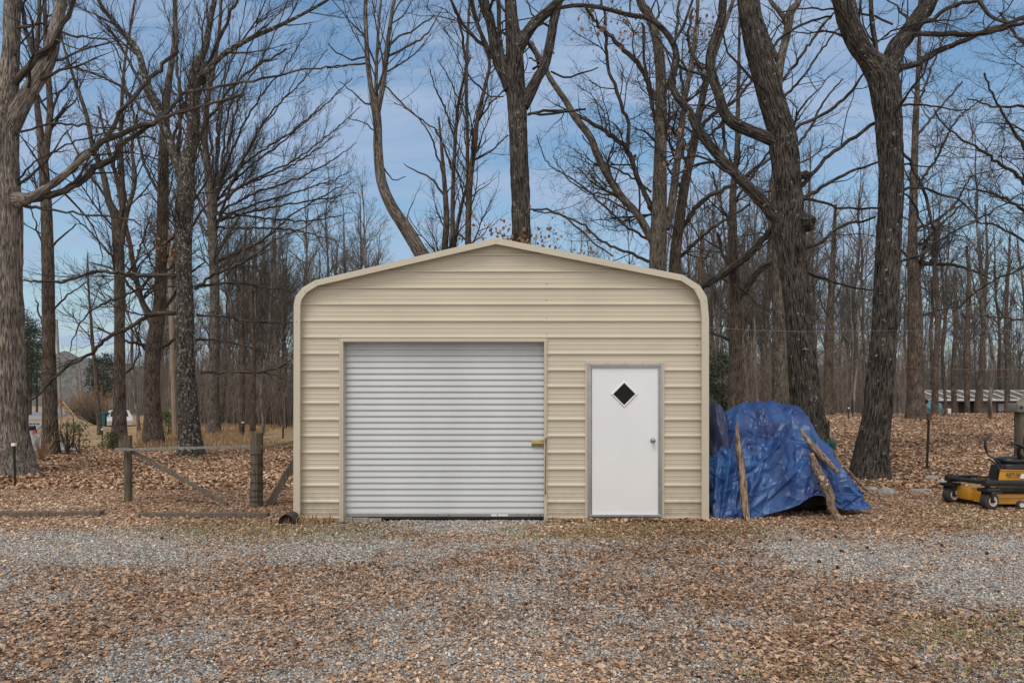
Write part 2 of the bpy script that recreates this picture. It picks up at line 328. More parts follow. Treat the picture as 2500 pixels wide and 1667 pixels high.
def tree(name, label, group, depth, TP, LP, mt, tw, seed, style='oak', dens=1., spread=.35, furrow=.012, leaves=None, cat='tree', k=40, twr=1.0, burls=()):
    """TP: trunk-class paths, LP: limb paths, in photo pixels (x,y,width), turned into world points at the tree's own distance"""
    rng = np.random.RandomState(seed)
    b = TP[0][0]; D = depth if depth else gd(b[0], b[1]); base = px(b[0], b[1], D)
    root = empty(name, tuple(base)); tag(root, label, cat, group)
    allp = []; VV, FF, BB, nb = [], [], [], 0
    rmin = max(.0024, .00017 * D) * twr
    def conv(path, dd, first):
        p = np.array(path, float); n = len(p); s = np.linspace(0, 1, n)
        dep = D + dd * s ** 1.2
        W = np.stack([(p[:, 0] - 1250) / F * dep, dep, CZ - (p[:, 1] - HY) / F * dep], 1); rr = p[:, 2] * .5 / F * dep
        if p[-1, 1] <= 12:       # continue above the top of the frame
            d = W[-1] - W[max(-3, -n)]; d /= np.linalg.norm(d); d = d + np.array([0, 0, .3]); d /= np.linalg.norm(d); ex = 1.2 + rr[-1] * 22
            W = np.vstack([W, W[-1] + d * ex * .5 + rng.normal(size=3) * .1, W[-1] + d * ex + rng.normal(size=3) * .25]); rr = np.append(rr, [rr[-1] * .6, max(rr[-1] * .2, rmin)])
        return W - base, rr
    for i, path in enumerate(TP):
        W, rr = conv(path, 0 if i == 0 else rng.uniform(-.8, 1.2) * spread, i == 0)
        if i == 0: W = np.vstack([W[0] - np.array([0, 0, .25]), W]); rr = np.append(rr[0], rr)
        V, f, bk = trunk_mesh('t', W, rr, mt, None, k if i == 0 else max(14, k // 2), furrow, max(7, int(rr[1] * 62)), seed + i, .06 if D < 18 else .12, .30 if i == 0 else 0)
        VV.append(V); FF.append(f + nb); BB.append(bk); nb += len(V)
        allp.append((W, rr, i == 0))
    mesh_obj('trunk', np.concatenate(VV), np.concatenate(FF), mt, root, True, {'bk': ('FLOAT_VECTOR', np.concatenate(BB))})
    tb = Tubes()
    for path in LP:
        ln = np.hypot(path[-1][0] - path[0][0], path[-1][1] - path[0][1]) / F * D
        W, rr = conv(path, rng.uniform(-1, 1) * spread * ln, False); rr = np.maximum(rr, rmin)
        n = max(8, min(40, int(ln / .12))); q = resample(np.column_stack([W, rr]), n)
        j = (rng.normal(size=(n, 3)) * .012 * (1 + ln * .15)); j[0] = 0; q[:, :3] += j
        tb.add(q[None, :, :3], q[None, :, 3], 8); allp.append((q[:, :3], q[:, 3], False))
    g = dict(oak=dict(ang=(28, 75), wig=.30, trop=.05), elm=dict(ang=(16, 42), wig=.12, trop=.09), forest=dict(ang=(20, 52), wig=.20, trop=.09))[style]
    Ps, Rs_ = [], []
    for (W, rr, main) in allp:
        q = resample(np.column_stack([W, rr]), 12)
        if main:
            z = q[:, 2]; q = q[z > 3.0] if (z > 3.0).sum() > 3 else q[-4:]
            q = resample(q, 12)
        Ps.append(q[:, :3]); Rs_.append(q[:, 3])
    P0, R0 = np.array(Ps), np.array(Rs_)
    P1, R1 = kids(P0, R0, rng, 1.45 * dens, .12, g['ang'], maxlen=3.4, minlen=.7, wig=g['wig'] * .7, trop=g['trop'], n=8, rmin=rmin * 1.2, rk=.36, absl=2.8)
    P2, R2 = kids(P1, R1, rng, 3.4 * dens, .12, g['ang'], lenf=.5, maxlen=1.5, wig=g['wig'], trop=g['trop'], n=6, rmin=rmin, rk=.7)
    P3, R3 = kids(P2, R2, rng, 6.5 * dens, .1, g['ang'], lenf=.6, maxlen=.8, wig=g['wig'] * 1.2, trop=g['trop'], n=4, rmin=rmin * .9, rk=.8)
    tb.add(P1, R1, 5).add(P2, R2, 4).add(P3, R3, 3)
    cr_ = tb.build('crown', tw, root)
    for bx, by, br in burls: blob('burl', px(bx, by, D) - base + np.array([0, -.05, 0]), (br / F * D, br / F * D * .8, br / F * D * .7), mt, seed + int(bx), .45, 60, 40, 4, root)
    if leaves:
        c = np.array([px(x, y, D + rng.uniform(-.6, .6)) - base for x, y in leaves]); leaf_tufts('dead_leaves', c, rng, cr_)
    return root
# ================================================================== GROUND
def gmask(X, Y):
    """leaf litter / grass / gravel shares of the yard (world coordinates)"""
    x = 1250 + X / Y * F; y = HY + CZ / Y * F
    n = fbm(X * .9, Y * .9, 0, 5, 21) - .5; n2 = fbm(X * 3.1, Y * 3.1, 0, 4, 31) - .5
    G = np.zeros_like(X)
    for cx, cy, rx, ry, a in [(300, 1345, 560, 62, 1.2), (860, 1345, 380, 56, 1.15), (1150, 1283, 260, 26, 1.0), (2150, 1350, 520, 58, 1.15), (2380, 1440, 380, 90, 1.15), (1700, 1440, 260, 60, .55),
                              (380, 1640, 480, 85, .85), (750, 1490, 380, 60, .62), (1480, 1640, 230, 45, .75), (1750, 1520, 330, 60, .45), (-100, 1420, 400, 90, .9), (2650, 1400, 500, 120, 1.1), (2450, 1660, 160, 40, .7)]:
        G = np.maximum(G, a * np.clip(1.25 - np.hypot((x - cx) / rx, (y - cy) / ry), 0, 1) ** .7)
    G = np.maximum(G * .92, .60 * sstep(1290, 1325, y)); G = np.clip(G + n * .95 + n2 * .8, 0, 1) * (y > 1262 + n * 30)
    leaf = np.clip(1.08 - .95 * G, 0.12, 1)
    gr = np.zeros_like(X)
    for cx, cy, rx, ry, a in [(640, 1300, 320, 26, .75), (860, 1300, 160, 22, .5), (1480, 1297, 230, 24, .8), (1750, 1300, 200, 18, .4), (2330, 1545, 200, 45, .9), (2330, 1240, 120, 18, .4), (2120, 1175, 60, 14, .5), (2050, 1640, 400, 40, .35), (2390, 1275, 160, 18, .5)]:
        gr = np.maximum(gr, a * np.clip(1.2 - np.hypot((x - cx) / rx, (y - cy) / ry), 0, 1) ** .6)
    gr = np.clip(gr * (1 + 2.2 * n2 + 1.2 * n), 0, 1)
    dry = sstep(22, 27, Y) * sstep(1.0, -3.0, X) + .0
    return leaf, gr, dry
def axis(a, b, fine, mx, grow=1.06):
    o = [a]; st = fine
    while o[-1] < b: o.append(o[-1] + st); st = min(st * grow, mx)
    return np.array(o)
ya = np.concatenate([np.arange(-12, 2, .5), axis(2, 1200, .07, 30, 1.012)])
xa = axis(0, 1100, .09, 30, 1.022); xa = np.concatenate([-xa[:0:-1], xa])
GX, GY = np.meshgrid(xa, ya); GZ = hgt(GX, GY)
lf, gs, dr = gmask(GX, np.maximum(GY, 2.5))
colr = np.stack([lf, gs, dr, np.ones_like(lf)], -1)
ny, nx = GX.shape; i = (np.arange(ny - 1)[:, None] * nx + np.arange(nx - 1)[None, :]); gf = np.stack([i, i + 1, i + nx + 1, i + nx], -1).reshape(-1, 4)
def ground_mat():
    m = bpy.data.materials.new('ground'); m.use_nodes = True; t = m.node_tree; n = t.nodes; L = t.links; p = n['Principled BSDF']
    p.inputs['Roughness'].default_value = .95; p.inputs['Specular IOR Level'].default_value = .15
    c = n.new('ShaderNodeTexCoord'); a = n.new('ShaderNodeAttribute'); a.attribute_name = 'mask'; s = n.new('ShaderNodeSeparateColor'); L.new(a.outputs['Color'], s.inputs[0])
    def vor(sc_, stops, st=(1, 1, 1)):
        mp = n.new('ShaderNodeMapping'); mp.inputs['Scale'].default_value = st; L.new(c.outputs['Object'], mp.inputs[0])
        dn = n.new('ShaderNodeTexNoise'); dn.inputs['Scale'].default_value = sc_ * .7; L.new(mp.outputs[0], dn.inputs['Vector'])
        ad = n.new('ShaderNodeVectorMath'); ad.operation = 'MULTIPLY_ADD'; ad.inputs[1].default_value = (.6 / sc_,) * 3; L.new(dn.outputs['Color'], ad.inputs[0]); L.new(mp.outputs[0], ad.inputs[2])
        v = n.new('ShaderNodeTexVoronoi'); v.inputs['Scale'].default_value = sc_; L.new(ad.outputs[0], v.inputs['Vector'])
        sp_ = n.new('ShaderNodeSeparateColor'); L.new(v.outputs['Color'], sp_.inputs[0])
        r = n.new('ShaderNodeValToRGB'); e = r.color_ramp.elements
        while len(e) < len(stops): e.new(.5)
        for i_, (ps, cc) in enumerate(stops): e[i_].position = ps; e[i_].color = (*cc, 1)
        L.new(sp_.outputs[0], r.inputs[0]); return v, r
    gv, gr_ = vor(62, [(0, (.12, .11, .10)), (.3, (.22, .208, .198)), (.65, (.35, .335, .32)), (.9, (.48, .465, .45)), (1, (.68, .65, .61))])
    lv, lr = vor(17, [(0, (.09, .058, .040)), (.35, (.23, .15, .105)), (.7, (.40, .275, .195)), (1, (.56, .42, .31))], (1, 1.5, 1))
    nb = n.new('ShaderNodeTexNoise'); nb.inputs['Scale'].default_value = 26; nb.inputs['Detail'].default_value = 5; L.new(c.outputs['Object'], nb.inputs['Vector'])
    m1 = n.new('ShaderNodeMath'); m1.operation = 'MULTIPLY_ADD'; m1.inputs[1].default_value = 1.6; L.new(nb.outputs[0], m1.inputs[0]); m1.inputs[2].default_value = -.8
    m2 = n.new('ShaderNodeMath'); m2.operation = 'ADD'; m2.use_clamp = True; L.new(m1.outputs[0], m2.inputs[0]); L.new(s.outputs[0], m2.inputs[1])
    r2 = n.new('ShaderNodeMapRange'); r2.inputs[1].default_value = .35; r2.inputs[2].default_value = .65; L.new(m2.outputs[0], r2.inputs[0])
    x1 = n.new('ShaderNodeMix'); x1.data_type = 'RGBA'; L.new(r2.outputs[0], x1.inputs[0]); L.new(gr_.outputs[0], x1.inputs[6]); L.new(lr.outputs[0], x1.inputs[7])
    gn = n.new('ShaderNodeTexNoise'); gn.inputs['Scale'].default_value = 45; gn.inputs['Detail'].default_value = 6; L.new(c.outputs['Object'], gn.inputs['Vector'])
    gr2 = n.new('ShaderNodeValToRGB'); gr2.color_ramp.elements[0].position = .3; gr2.color_ramp.elements[1].position = .7; gr2.color_ramp.elements[0].color = (.07, .065, .025, 1); gr2.color_ramp.elements[1].color = (.24, .22, .10, 1); L.new(gn.outputs[0], gr2.inputs[0])
    m3 = n.new('ShaderNodeMath'); m3.operation = 'MULTIPLY'; L.new(s.outputs[1], m3.inputs[0]); m3.inputs[1].default_value = .7
    x2 = n.new('ShaderNodeMix'); x2.data_type = 'RGBA'; L.new(m3.outputs[0], x2.inputs[0]); L.new(x1.outputs[2], x2.inputs[6]); L.new(gr2.outputs[0], x2.inputs[7])
    dn_ = n.new('ShaderNodeTexNoise'); dn_.inputs['Scale'].default_value = 1.2; dn_.inputs['Detail'].default_value = 8; L.new(c.outputs['Object'], dn_.inputs['Vector'])
    dr_ = n.new('ShaderNodeValToRGB'); dr_.color_ramp.elements[0].position = .3; dr_.color_ramp.elements[1].position = .7; dr_.color_ramp.elements[0].color = (.24, .15, .08, 1); dr_.color_ramp.elements[1].color = (.46, .31, .18, 1); L.new(dn_.outputs[0], dr_.inputs[0])
    x3 = n.new('ShaderNodeMix'); x3.data_type = 'RGBA'; L.new(s.outputs[2], x3.inputs[0]); L.new(x2.outputs[2], x3.inputs[6]); L.new(dr_.outputs[0], x3.inputs[7])
    big = n.new('ShaderNodeTexNoise'); big.inputs['Scale'].default_value = .7; big.inputs['Detail'].default_value = 5; L.new(c.outputs['Object'], big.inputs['Vector'])
    bmr = n.new('ShaderNodeMapRange'); bmr.inputs[1].default_value = .3; bmr.inputs[2].default_value = .7; bmr.inputs[3].default_value = .72; bmr.inputs[4].default_value = 1.15; L.new(big.outputs[0], bmr.inputs[0])
    x4 = n.new('ShaderNodeMix'); x4.data_type = 'RGBA'; x4.blend_type = 'MULTIPLY'; x4.inputs[0].default_value = 1; L.new(x3.outputs[2], x4.inputs[6]); L.new(bmr.outputs[0], x4.inputs[7])
    L.new(x4.outputs[2], p.inputs['Base Color'])
    hm = n.new('ShaderNodeMix'); hm.data_type = 'FLOAT'; L.new(r2.outputs[0], hm.inputs[0]); L.new(gv.outputs['Distance'], hm.inputs[2]); L.new(lv.outputs['Distance'], hm.inputs[3])
    b = n.new('ShaderNodeBump'); b.invert = True; b.inputs['Strength'].default_value = 1; b.inputs['Distance'].default_value = .02; L.new(hm.outputs[0], b.inputs['Height']); L.new(b.outputs[0], p.inputs['Normal'])
    return m
gro = mesh_obj('ground', np.stack([GX, GY, GZ], -1).reshape(-1, 3), gf, ground_mat(), None, True, {'mask': ('FLOAT_COLOR', colr)}); tag(gro, kind='structure')
# ---- loose stones of the gravel
def hull_stone():
    V = np.array([(x, y, z) for x in (-1, 1) for y in (-1, 1) for z in (-1, 1)], float) * .62
    f = np.array([(0, 1, 3, 2), (4, 6, 7, 5), (0, 4, 5, 1), (2, 3, 7, 6), (0, 2, 6, 4), (1, 5, 7, 3)]); return V, f
def scatter(y0, y1, n, rng, pw=0., wx=.84):
    u = rng.rand(n * 1); Y = (y0 ** (2 - pw) + u * (y1 ** (2 - pw) - y0 ** (2 - pw))) ** (1 / (2 - pw)); X = rng.uniform(-wx, wx, n) * Y; return X, Y
rng = np.random.RandomState(3)
X, Y = scatter(3.3, 9.7, 400000, rng, .9, 1.04)
lfm, gsm, _ = gmask(X, Y); keep = rng.rand(len(X)) < np.clip((1 - lfm) * 1.25, .10, 1) * np.where((Y > 9.05) & (X > 0.6), 0, 1); X, Y = X[keep], Y[keep]; n_ = len(X)
sv, sf = hull_stone()
q = sv[None] * (1 + rng.uniform(-.42, .35, (n_, 8, 3))); S = (.004 + .009 * rng.rand(n_) ** 2.0)[:, None] * (Y[:, None] / 6) ** .35; S3 = S[:, None, :] * np.stack([rng.uniform(.8, 1.6, n_), rng.uniform(.7, 1.2, n_), rng.uniform(.35, .7, n_)], 1)[:, None, :]
q = q * S3; an = rng.rand(n_) * 6.28; c, s = np.cos(an)[:, None], np.sin(an)[:, None]
tl = rng.normal(0, .3, (n_, 1)); q = np.stack([q[..., 0] * c - q[..., 1] * s, q[..., 0] * s + q[..., 1] * c, q[..., 2] + q[..., 0] * tl], -1)
q += np.stack([X, Y, hgt(X, Y) + .003], -1)[:, None, :]
STONE = ramp_mat('stone', [(0, (.13, .12, .108)), (.2, (.25, .235, .215)), (.6, (.41, .395, .375)), (.88, (.56, .54, .51)), (1, (.80, .78, .73))], .85)
o = mesh_obj('gravel', q.reshape(-1, 3), (sf[None] + (np.arange(n_) * 8)[:, None, None]).reshape(-1, 4), STONE, None, False, {'rnd': ('FLOAT', np.repeat(rng.rand(n_), 8))}); tag(o, 'loose grey driveway gravel', 'gravel', kind='stuff')
# ---- fallen leaves
LEAF = ramp_mat('fallen_leaf', [(0, (.10, .064, .042)), (.18, (.22, .122, .074)), (.55, (.42, .26, .16)), (.82, (.56, .39, .26)), (1, (.74, .58, .42))], .8)
def leaves(name, X, Y, rng, size, hi, lift=.012):
    n_ = len(X)
    wd = np.array([.03, .17, .09, .30, .15, .34, .16, .02] if hi else [.05, .30, .24, .03]); st = len(wd); t = np.linspace(0, 1, st)
    curl = rng.uniform(-.2, 1.2, n_); fold = rng.uniform(-.1, .6, n_); S = size * rng.uniform(.4, 1.3, n_)
    ang = curl[:, None] * (t - .5)[None, :] * 2; yy = np.cumsum(np.cos(ang), 1) / st; zz = np.cumsum(np.sin(ang), 1) / st; zz -= zz.min(1, keepdims=True)
    yy -= .5; jw = wd[None, :] * rng.uniform(.7, 1.3, (n_, st)); jw2 = wd[None, :] * rng.uniform(.7, 1.3, (n_, st))
    cf, sf_ = np.cos(fold)[:, None], np.sin(fold)[:, None]
    Lp = np.stack([-jw * cf, yy, zz + jw * sf_], -1); Cp = np.stack([0 * yy, yy, zz], -1); Rp = np.stack([jw2 * cf, yy, zz + jw2 * sf_], -1)
    q = np.stack([Lp, Cp, Rp], 2).reshape(n_, st * 3, 3) * S[:, None, None]
    # pitch and yaw
    for ax in (0, 1):
        a = rng.normal(0, .27, n_); a = np.where(rng.rand(n_) < .12, a + np.pi, a); c, s = np.cos(a)[:, None], np.sin(a)[:, None]
        if ax == 0: q = np.stack([q[..., 0], q[..., 1] * c - q[..., 2] * s, q[..., 1] * s + q[..., 2] * c], -1)
        else: q = np.stack([q[..., 0] * c + q[..., 2] * s, q[..., 1], -q[..., 0] * s + q[..., 2] * c], -1)
    a = rng.rand(n_) * 6.28; c, s = np.cos(a)[:, None], np.sin(a)[:, None]; q = np.stack([q[..., 0] * c - q[..., 1] * s, q[..., 0] * s + q[..., 1] * c, q[..., 2]], -1)
    q[..., 2] -= q[..., 2].min(1, keepdims=True) * .8
    q += np.stack([X, Y, hgt(X, Y) + rng.uniform(0, lift, n_)], -1)[:, None, :]
    k = []
    for i in range(st - 1):
        for j in (0, 1): k.append((i * 3 + j, i * 3 + j + 1, i * 3 + j + 4, i * 3 + j + 3))
    f = (np.array(k)[None] + (np.arange(n_) * st * 3)[:, None, None]).reshape(-1, 4)
    rn = np.clip(rng.rand(n_) * .85 + .7 * (fbm(X * .55, Y * .55, 0, 4, 77) - .42), 0, 1)
    return mesh_obj(name, q.reshape(-1, 3), f, LEAF, None, False, {'rnd': ('FLOAT', np.repeat(rn, st * 3))})
X, Y = scatter(3.2, 12.5, 160000, rng, .6, 1.06); lfm, _, _ = gmask(X, Y)
keep = (rng.rand(len(X)) < np.clip(lfm ** 1.5 * 1.05, .03, 1)) & ~((X > -2.9) & (X < 2.7) & (Y > 8.93)); o = leaves('leaf_litter', X[keep], Y[keep], rng, .047, True); tag(o, 'fallen brown oak leaves near the camera and round the garage', 'leaves', kind='stuff')
X, Y = scatter(3.2, 9.5, 240000, rng, .7, 1.06); lfm, _, _ = gmask(X, Y)
keep = (rng.rand(len(X)) < np.clip(lfm + .3, .1, 1)) & (Y < 8.9); o = leaves('leaf_fragment', X[keep], Y[keep], rng, .026, False, .006); tag(o, 'small broken bits of leaf mixed into the gravel', 'leaf bits', kind='stuff')
X = np.concatenate([rng.uniform(.45, 2.72, 900), rng.uniform(-2.9, -2.3, 200)]); Y = 9.04 - np.abs(rng.normal(0, .09, 1100)); o = leaves('wall_leaves', X, Y, rng, .06, True, .03); tag(o, 'leaves drifted along the foot of the garage wall', 'leaves', kind='stuff')
X, Y = scatter(12.3, 36, 230000, rng, .9, 1.02); keep = rng.rand(len(X)) < 1 - .97 * sstep(22, 27, Y) * sstep(1, -3, X); X, Y = X[keep], Y[keep]
o = leaves('field_leaves', X, Y, rng, .10, False, .02); tag(o, 'fallen leaves covering the field under the trees', 'leaves', kind='stuff')
# ---- grass
def blades(name, X, Y, rng, h, wdt, mt, lean=.5, z=None):
    n_ = len(X); H = h * rng.uniform(.4, 1.2, n_); a = rng.rand(n_) * 6.28; d = np.stack([np.cos(a), np.sin(a), 0 * a], 1); ln = (rng.uniform(.1, 1, n_) * lean * H)[:, None]
    b = np.stack([X, Y, hgt(X, Y) if z is None else z], 1); e = np.stack([-np.sin(a * 1.7), np.cos(a * 1.7), 0 * a], 1) * wdt
    up = np.array([0, 0, 1.]) * H[:, None]
    V = np.stack([b - e, b + e, b + up * .6 + d * ln * .35 + e * .8, b + up * .6 + d * ln * .35 - e * .8, b + up + d * ln], 1).reshape(-1, 3)
    k = np.arange(n_)[:, None] * 5; q = (k + np.array([[0, 1, 2, 3]])); q2 = k + np.array([[3, 2, 4, 4]])
    me = mesh_obj(name, V, np.concatenate([q]), mt, None, False, {'rnd': ('FLOAT', np.repeat(rng.rand(n_), 5))}); return me
DRYG = ramp_mat('dry_grass', [(0, (.20, .12, .06)), (.5, (.36, .235, .13)), (1, (.52, .38, .23))])
GRN = ramp_mat('green_grass', [(0, (.10, .10, .035)), (.5, (.22, .21, .08)), (1, (.42, .37, .19))])
X, Y = scatter(24, 48, 90000, rng, .5, .55); k = (X < -.35 * Y + 6 * (fbm(X * .2, Y * .2) - .5)) & (X / Y < .02); X, Y = X[k], Y[k]
o = blades('dry_grass', X, Y, rng, .34, .010, DRYG); tag(o, 'tall tan dry grass at the edge of the wood', 'dry grass', kind='stuff')
X, Y = scatter(3.4, 13, 330000, rng, .5, .84); _, g_, _ = gmask(X, Y); k = (rng.rand(len(X)) < g_ * .5) & ~((X > -2.9) & (X < 2.7) & (Y > 9.02)); X, Y = X[k], Y[k]
o = blades('green_grass', X, Y, rng, .055, .0036, GRN, 1.2); tag(o, 'short olive green grass along the garage and in the gravel', 'grass', kind='stuff')
X = rng.uniform(-2.95, -2.35, 260); Y = rng.uniform(8.75, 9.0, 260); o = blades('tall_weeds', X, Y, rng, .16, .004, DRYG, 1.6); tag(o, 'pale dead weeds under the left garage corner', 'weeds', kind='stuff')
# ---- road and far country
road = [(-14, 22), (-20, 29.5), (-26.5, 38), (-32.4, 47), (-52, 78), (-62, 96), (-86, 130), (-120, 180)]
V = []; Fq = []
for i, (x, y) in enumerate(road):
    for e in (0, 1): V.append((x - e * 8.5, y - e * 2.0, float(hgt(x, y)) + .05))
for i in range(len(road) - 1): Fq.append((2 * i, 2 * i + 1, 2 * i + 3, 2 * i + 2))
rd = mesh_obj('road', np.array(V, float), Fq, mat('road', (.25, .245, .25), .9, scale=3)); tag(rd, kind='structure')
def hill_strip(name, x0, x1, Y, H, mt, seed, amp, thick=60):
    xs = np.linspace(x0, x1, 260); ts = np.linspace(0, 1, 26)
    XX, TT = np.meshgrid(xs, ts); base = H(XX) * (.55 + .9 * fbm(XX * .012, 0 * XX + 1, 0, 4, seed)); crown = amp * (vn(XX * .16, TT * 9, 0, seed + 4) - .5) + amp * .6 * (vn(XX * .5, TT * 22, 0, seed + 9) - .5)
    prof = np.sin(np.pi * TT) ** .5
    ZZ = (base + crown) * prof - 1.0; YY = Y + thick * TT + 6 * fbm(XX * .05, TT * 3, 0, 3, seed + 2)
    n_, m_ = XX.shape; i = (np.arange(n_ - 1)[:, None] * m_ + np.arange(m_ - 1)[None]); f = np.stack([i, i + 1, i + m_ + 1, i + m_], -1).reshape(-1, 4)
    o = mesh_obj(name, np.stack([XX, YY, ZZ], -1).reshape(-1, 3), f, mt, None, False); tag(o, kind='structure'); return o
HILL = mat('far_wood', (.075, .085, .08), 1, col2=(.15, .15, .145), scale=.35, det=10)  # distance haze put into the bluish grey wood colour
hill_strip('hills', -620, 700, 330, lambda x: 19 + 3 * np.sin(x * .02), HILL, 11, 5)
# ================================================================== GARAGE
YF, YW = 9.0, 9.12
def P2(x, y, Y=YF): return ((x - 1250) / F * Y, CZ - (y - HY) / F * Y)
BEIGE = mat('beige_steel', (.525, .464, .365), .42, 0, .05, 1.2, .35, 2.2)
_t = BEIGE.node_tree; _n = _t.nodes; _p = _n['Principled BSDF']; _src = _p.inputs['Base Color'].links[0].from_socket
_c = _n.new('ShaderNodeTexCoord'); _s = _n.new('ShaderNodeSeparateXYZ'); _t.links.new(_c.outputs['Object'], _s.inputs[0])
_h = _n.new('ShaderNodeMapRange'); _h.inputs[1].default_value = .55; _h.inputs[2].default_value = .0; _h.inputs[3].default_value = -.12; _h.inputs[4].default_value = .42; _t.links.new(_s.outputs[2], _h.inputs[0])   # mud splash, low on the wall
_z = _n.new('ShaderNodeTexNoise'); _z.inputs['Scale'].default_value = 7; _z.inputs['Detail'].default_value = 8; _z.inputs['Roughness'].default_value = .7; _t.links.new(_c.outputs['Object'], _z.inputs['Vector'])
_a = _n.new('ShaderNodeMath'); _a.operation = 'ADD'; _t.links.new(_z.outputs[0], _a.inputs[0]); _t.links.new(_h.outputs[0], _a.inputs[1])
_r = _n.new('ShaderNodeMapRange'); _r.inputs[1].default_value = .58; _r.inputs[2].default_value = 1.0; _r.inputs[4].default_value = .55; _t.links.new(_a.outputs[0], _r.inputs[0])
_m = _n.new('ShaderNodeMix'); _m.data_type = 'RGBA'; _t.links.new(_r.outputs[0], _m.inputs[0]); _t.links.new(_src, _m.inputs[6]); _m.inputs[7].default_value = (.22, .17, .11, 1); _t.links.new(_m.outputs[2], _p.inputs['Base Color'])
TRIM = mat('beige_trim', (.50, .45, .355), .45, 0, .04, 2)
BEIGE2 = mat('beige_roof', (.44, .39, .29), .45, 0, .08, 1.5)
WHITE = mat('white_door', (.72, .725, .74), .45, 0, .02, 3)
SLAT = mat('white_slats', (.50, .514, .53), .38, 0, .05, 2.2, stretch=(1, 1, .3))
ALU = mat('aluminium', (.42, .42, .43), .35, .7, .1, 8)
BRASS = mat('brass', (.42, .34, .15), .35, .8, .25, 30)
STEEL = mat('dull_steel', (.30, .30, .31), .4, .8, .15, 30)
DARK = mat('dark_rubber', (.02, .02, .02), .7)
GLASS = bpy.data.materials.new('dark_glass'); GLASS.use_nodes = True; _p = GLASS.node_tree.nodes['Principled BSDF']; _p.inputs['Base Color'].default_value = (.012, .012, .013, 1); _p.inputs['Roughness'].default_value = .25; _p.inputs['Specular IOR Level'].default_value = .12
CONC = mat('concrete', (.26, .245, .215), .9, 0, .2, 12, .5, 60)
gar = empty('garage', (0, 9.0, 0)); tag(gar, 'beige metal garage with white roll-up door and rounded eaves', 'garage')
def G(o): o.parent = gar; o.matrix_parent_inverse = Matrix.Translation((0, -9.0, 0)); return o
outer = [(716, 1273), (717, 742), (722, 722), (738, 702), (770, 684), (1211, 580.5), (1667, 671), (1709, 697), (1726, 725), (1731, 777), (1731, 1269)]
inner = [(732, 1273), (732.5, 745), (736, 731), (747.5, 714), (775, 697), (1211, 595.5), (1664, 685.5), (1695, 706), (1710, 735), (1713.5, 777), (1713.5, 1269)]
O = [P2(*p) for p in outer]; I = [P2(*p) for p in inner]
# trim: face strip plus return to the wall
V = []; Fs = []
for (a, b) in zip(O, I): V += [(a[0], YF, a[1]), (b[0], YF, b[1]), (b[0], YF + .03, b[1]), (a[0], YF + .20, a[1])]
for i in range(len(O) - 1):
    k = i * 4
    for j in range(4): Fs.append((k + j, k + (j + 1) % 4, k + 4 + (j + 1) % 4, k + 4 + j))
Fs += [(0, 1, 2, 3), (len(V) - 1, len(V) - 2, len(V) - 3, len(V) - 4)]
G(mesh_obj('corner_trim', np.array(V), Fs, TRIM))
# front wall: real rib profile, cut round the two openings
WI = [P2(x, y, YW) for x, y in [(731, 1273), (731.5, 745), (737, 728), (748, 711), (776, 694), (1211, 588), (1664, 681), (1697, 703), (1712, 733), (1715, 777), (1715, 1269)]]
pk = max(range(len(WI)), key=lambda i: WI[i][1])
lz = [p[1] for p in WI[:pk + 1]]; lx = [p[0] for p in WI[:pk + 1]]; rz = [p[1] for p in WI[pk:]][::-1]; rx = [p[0] for p in WI[pk:]][::-1]
def XL(z): return float(np.interp(z, lz, lx))
def XR(z): return float(np.interp(z, rz, rx))
sW = YW / F; zb = P2(0, 1267, YW)[1]; per = 40.15 * sW
def openw(x0, x1, y0, y1): a = P2(x0, y0, YW); b = P2(x1, y1, YW); return (a[0], b[0], b[1], a[1])
OP = [openw(832, 1334, 830, 1290), openw(1432, 1619, 886, 1290)]
prof = []    # (z, forward)
k = 0
while True:
    z = zb + k * per
    if z > WI[pk][1]: break
    for dz, f in [(0, .0), (.0015, .017), (.010, .019), (.024, .017), (.042, .001), (.075, 0), (.079, .0025), (.090, .0025), (.094, 0), (.130, 0), (.134, .0025), (.145, .0025), (.149, 0), (.185, 0), (.189, .002), (.197, .002), (.2, 0)]: prof.append((z + dz, f))
    k += 1
prof += [(o_[3], None) for o_ in OP]; prof.sort(key=lambda t: t[0])
zs = [p[0] for p in prof]; fs = []
known = [(z, f) for z, f in prof if f is not None]; kz = [a for a, _ in known]; kf = [b for _, b in known]
V = []; Fs = []
for (za, fa), (zb_, fb) in zip(prof[:-1], prof[1:]):
    fa = fa if fa is not None else float(np.interp(za, kz, kf)); fb = fb if fb is not None else float(np.interp(zb_, kz, kf))
    zb2 = min(zb_, WI[pk][1] - .001)
    if zb2 - za < 1e-6: continue
    iv = [[(XL(za), XL(zb2)), (XR(za), XR(zb2))]]
    for (x0, x1, z0, z1) in OP:
        if (za + zb2) / 2 < z1:
            nv = []
            for a, b in iv:
                if a[0] < x0 < b[0]: nv += [[a, (x0, x0)], [(x1, x1), b]]
                else: nv.append([a, b])
            iv = nv
    for a, b in iv:
        n0 = len(V); V += [(a[0], YW - fa, za), (b[0], YW - fa, za), (b[1], YW - fb, zb2), (a[1], YW - fb, zb2)]; Fs.append((n0, n0 + 1, n0 + 2, n0 + 3))
fw = G(mesh_obj('front_wall', np.array(V), Fs, BEIGE))
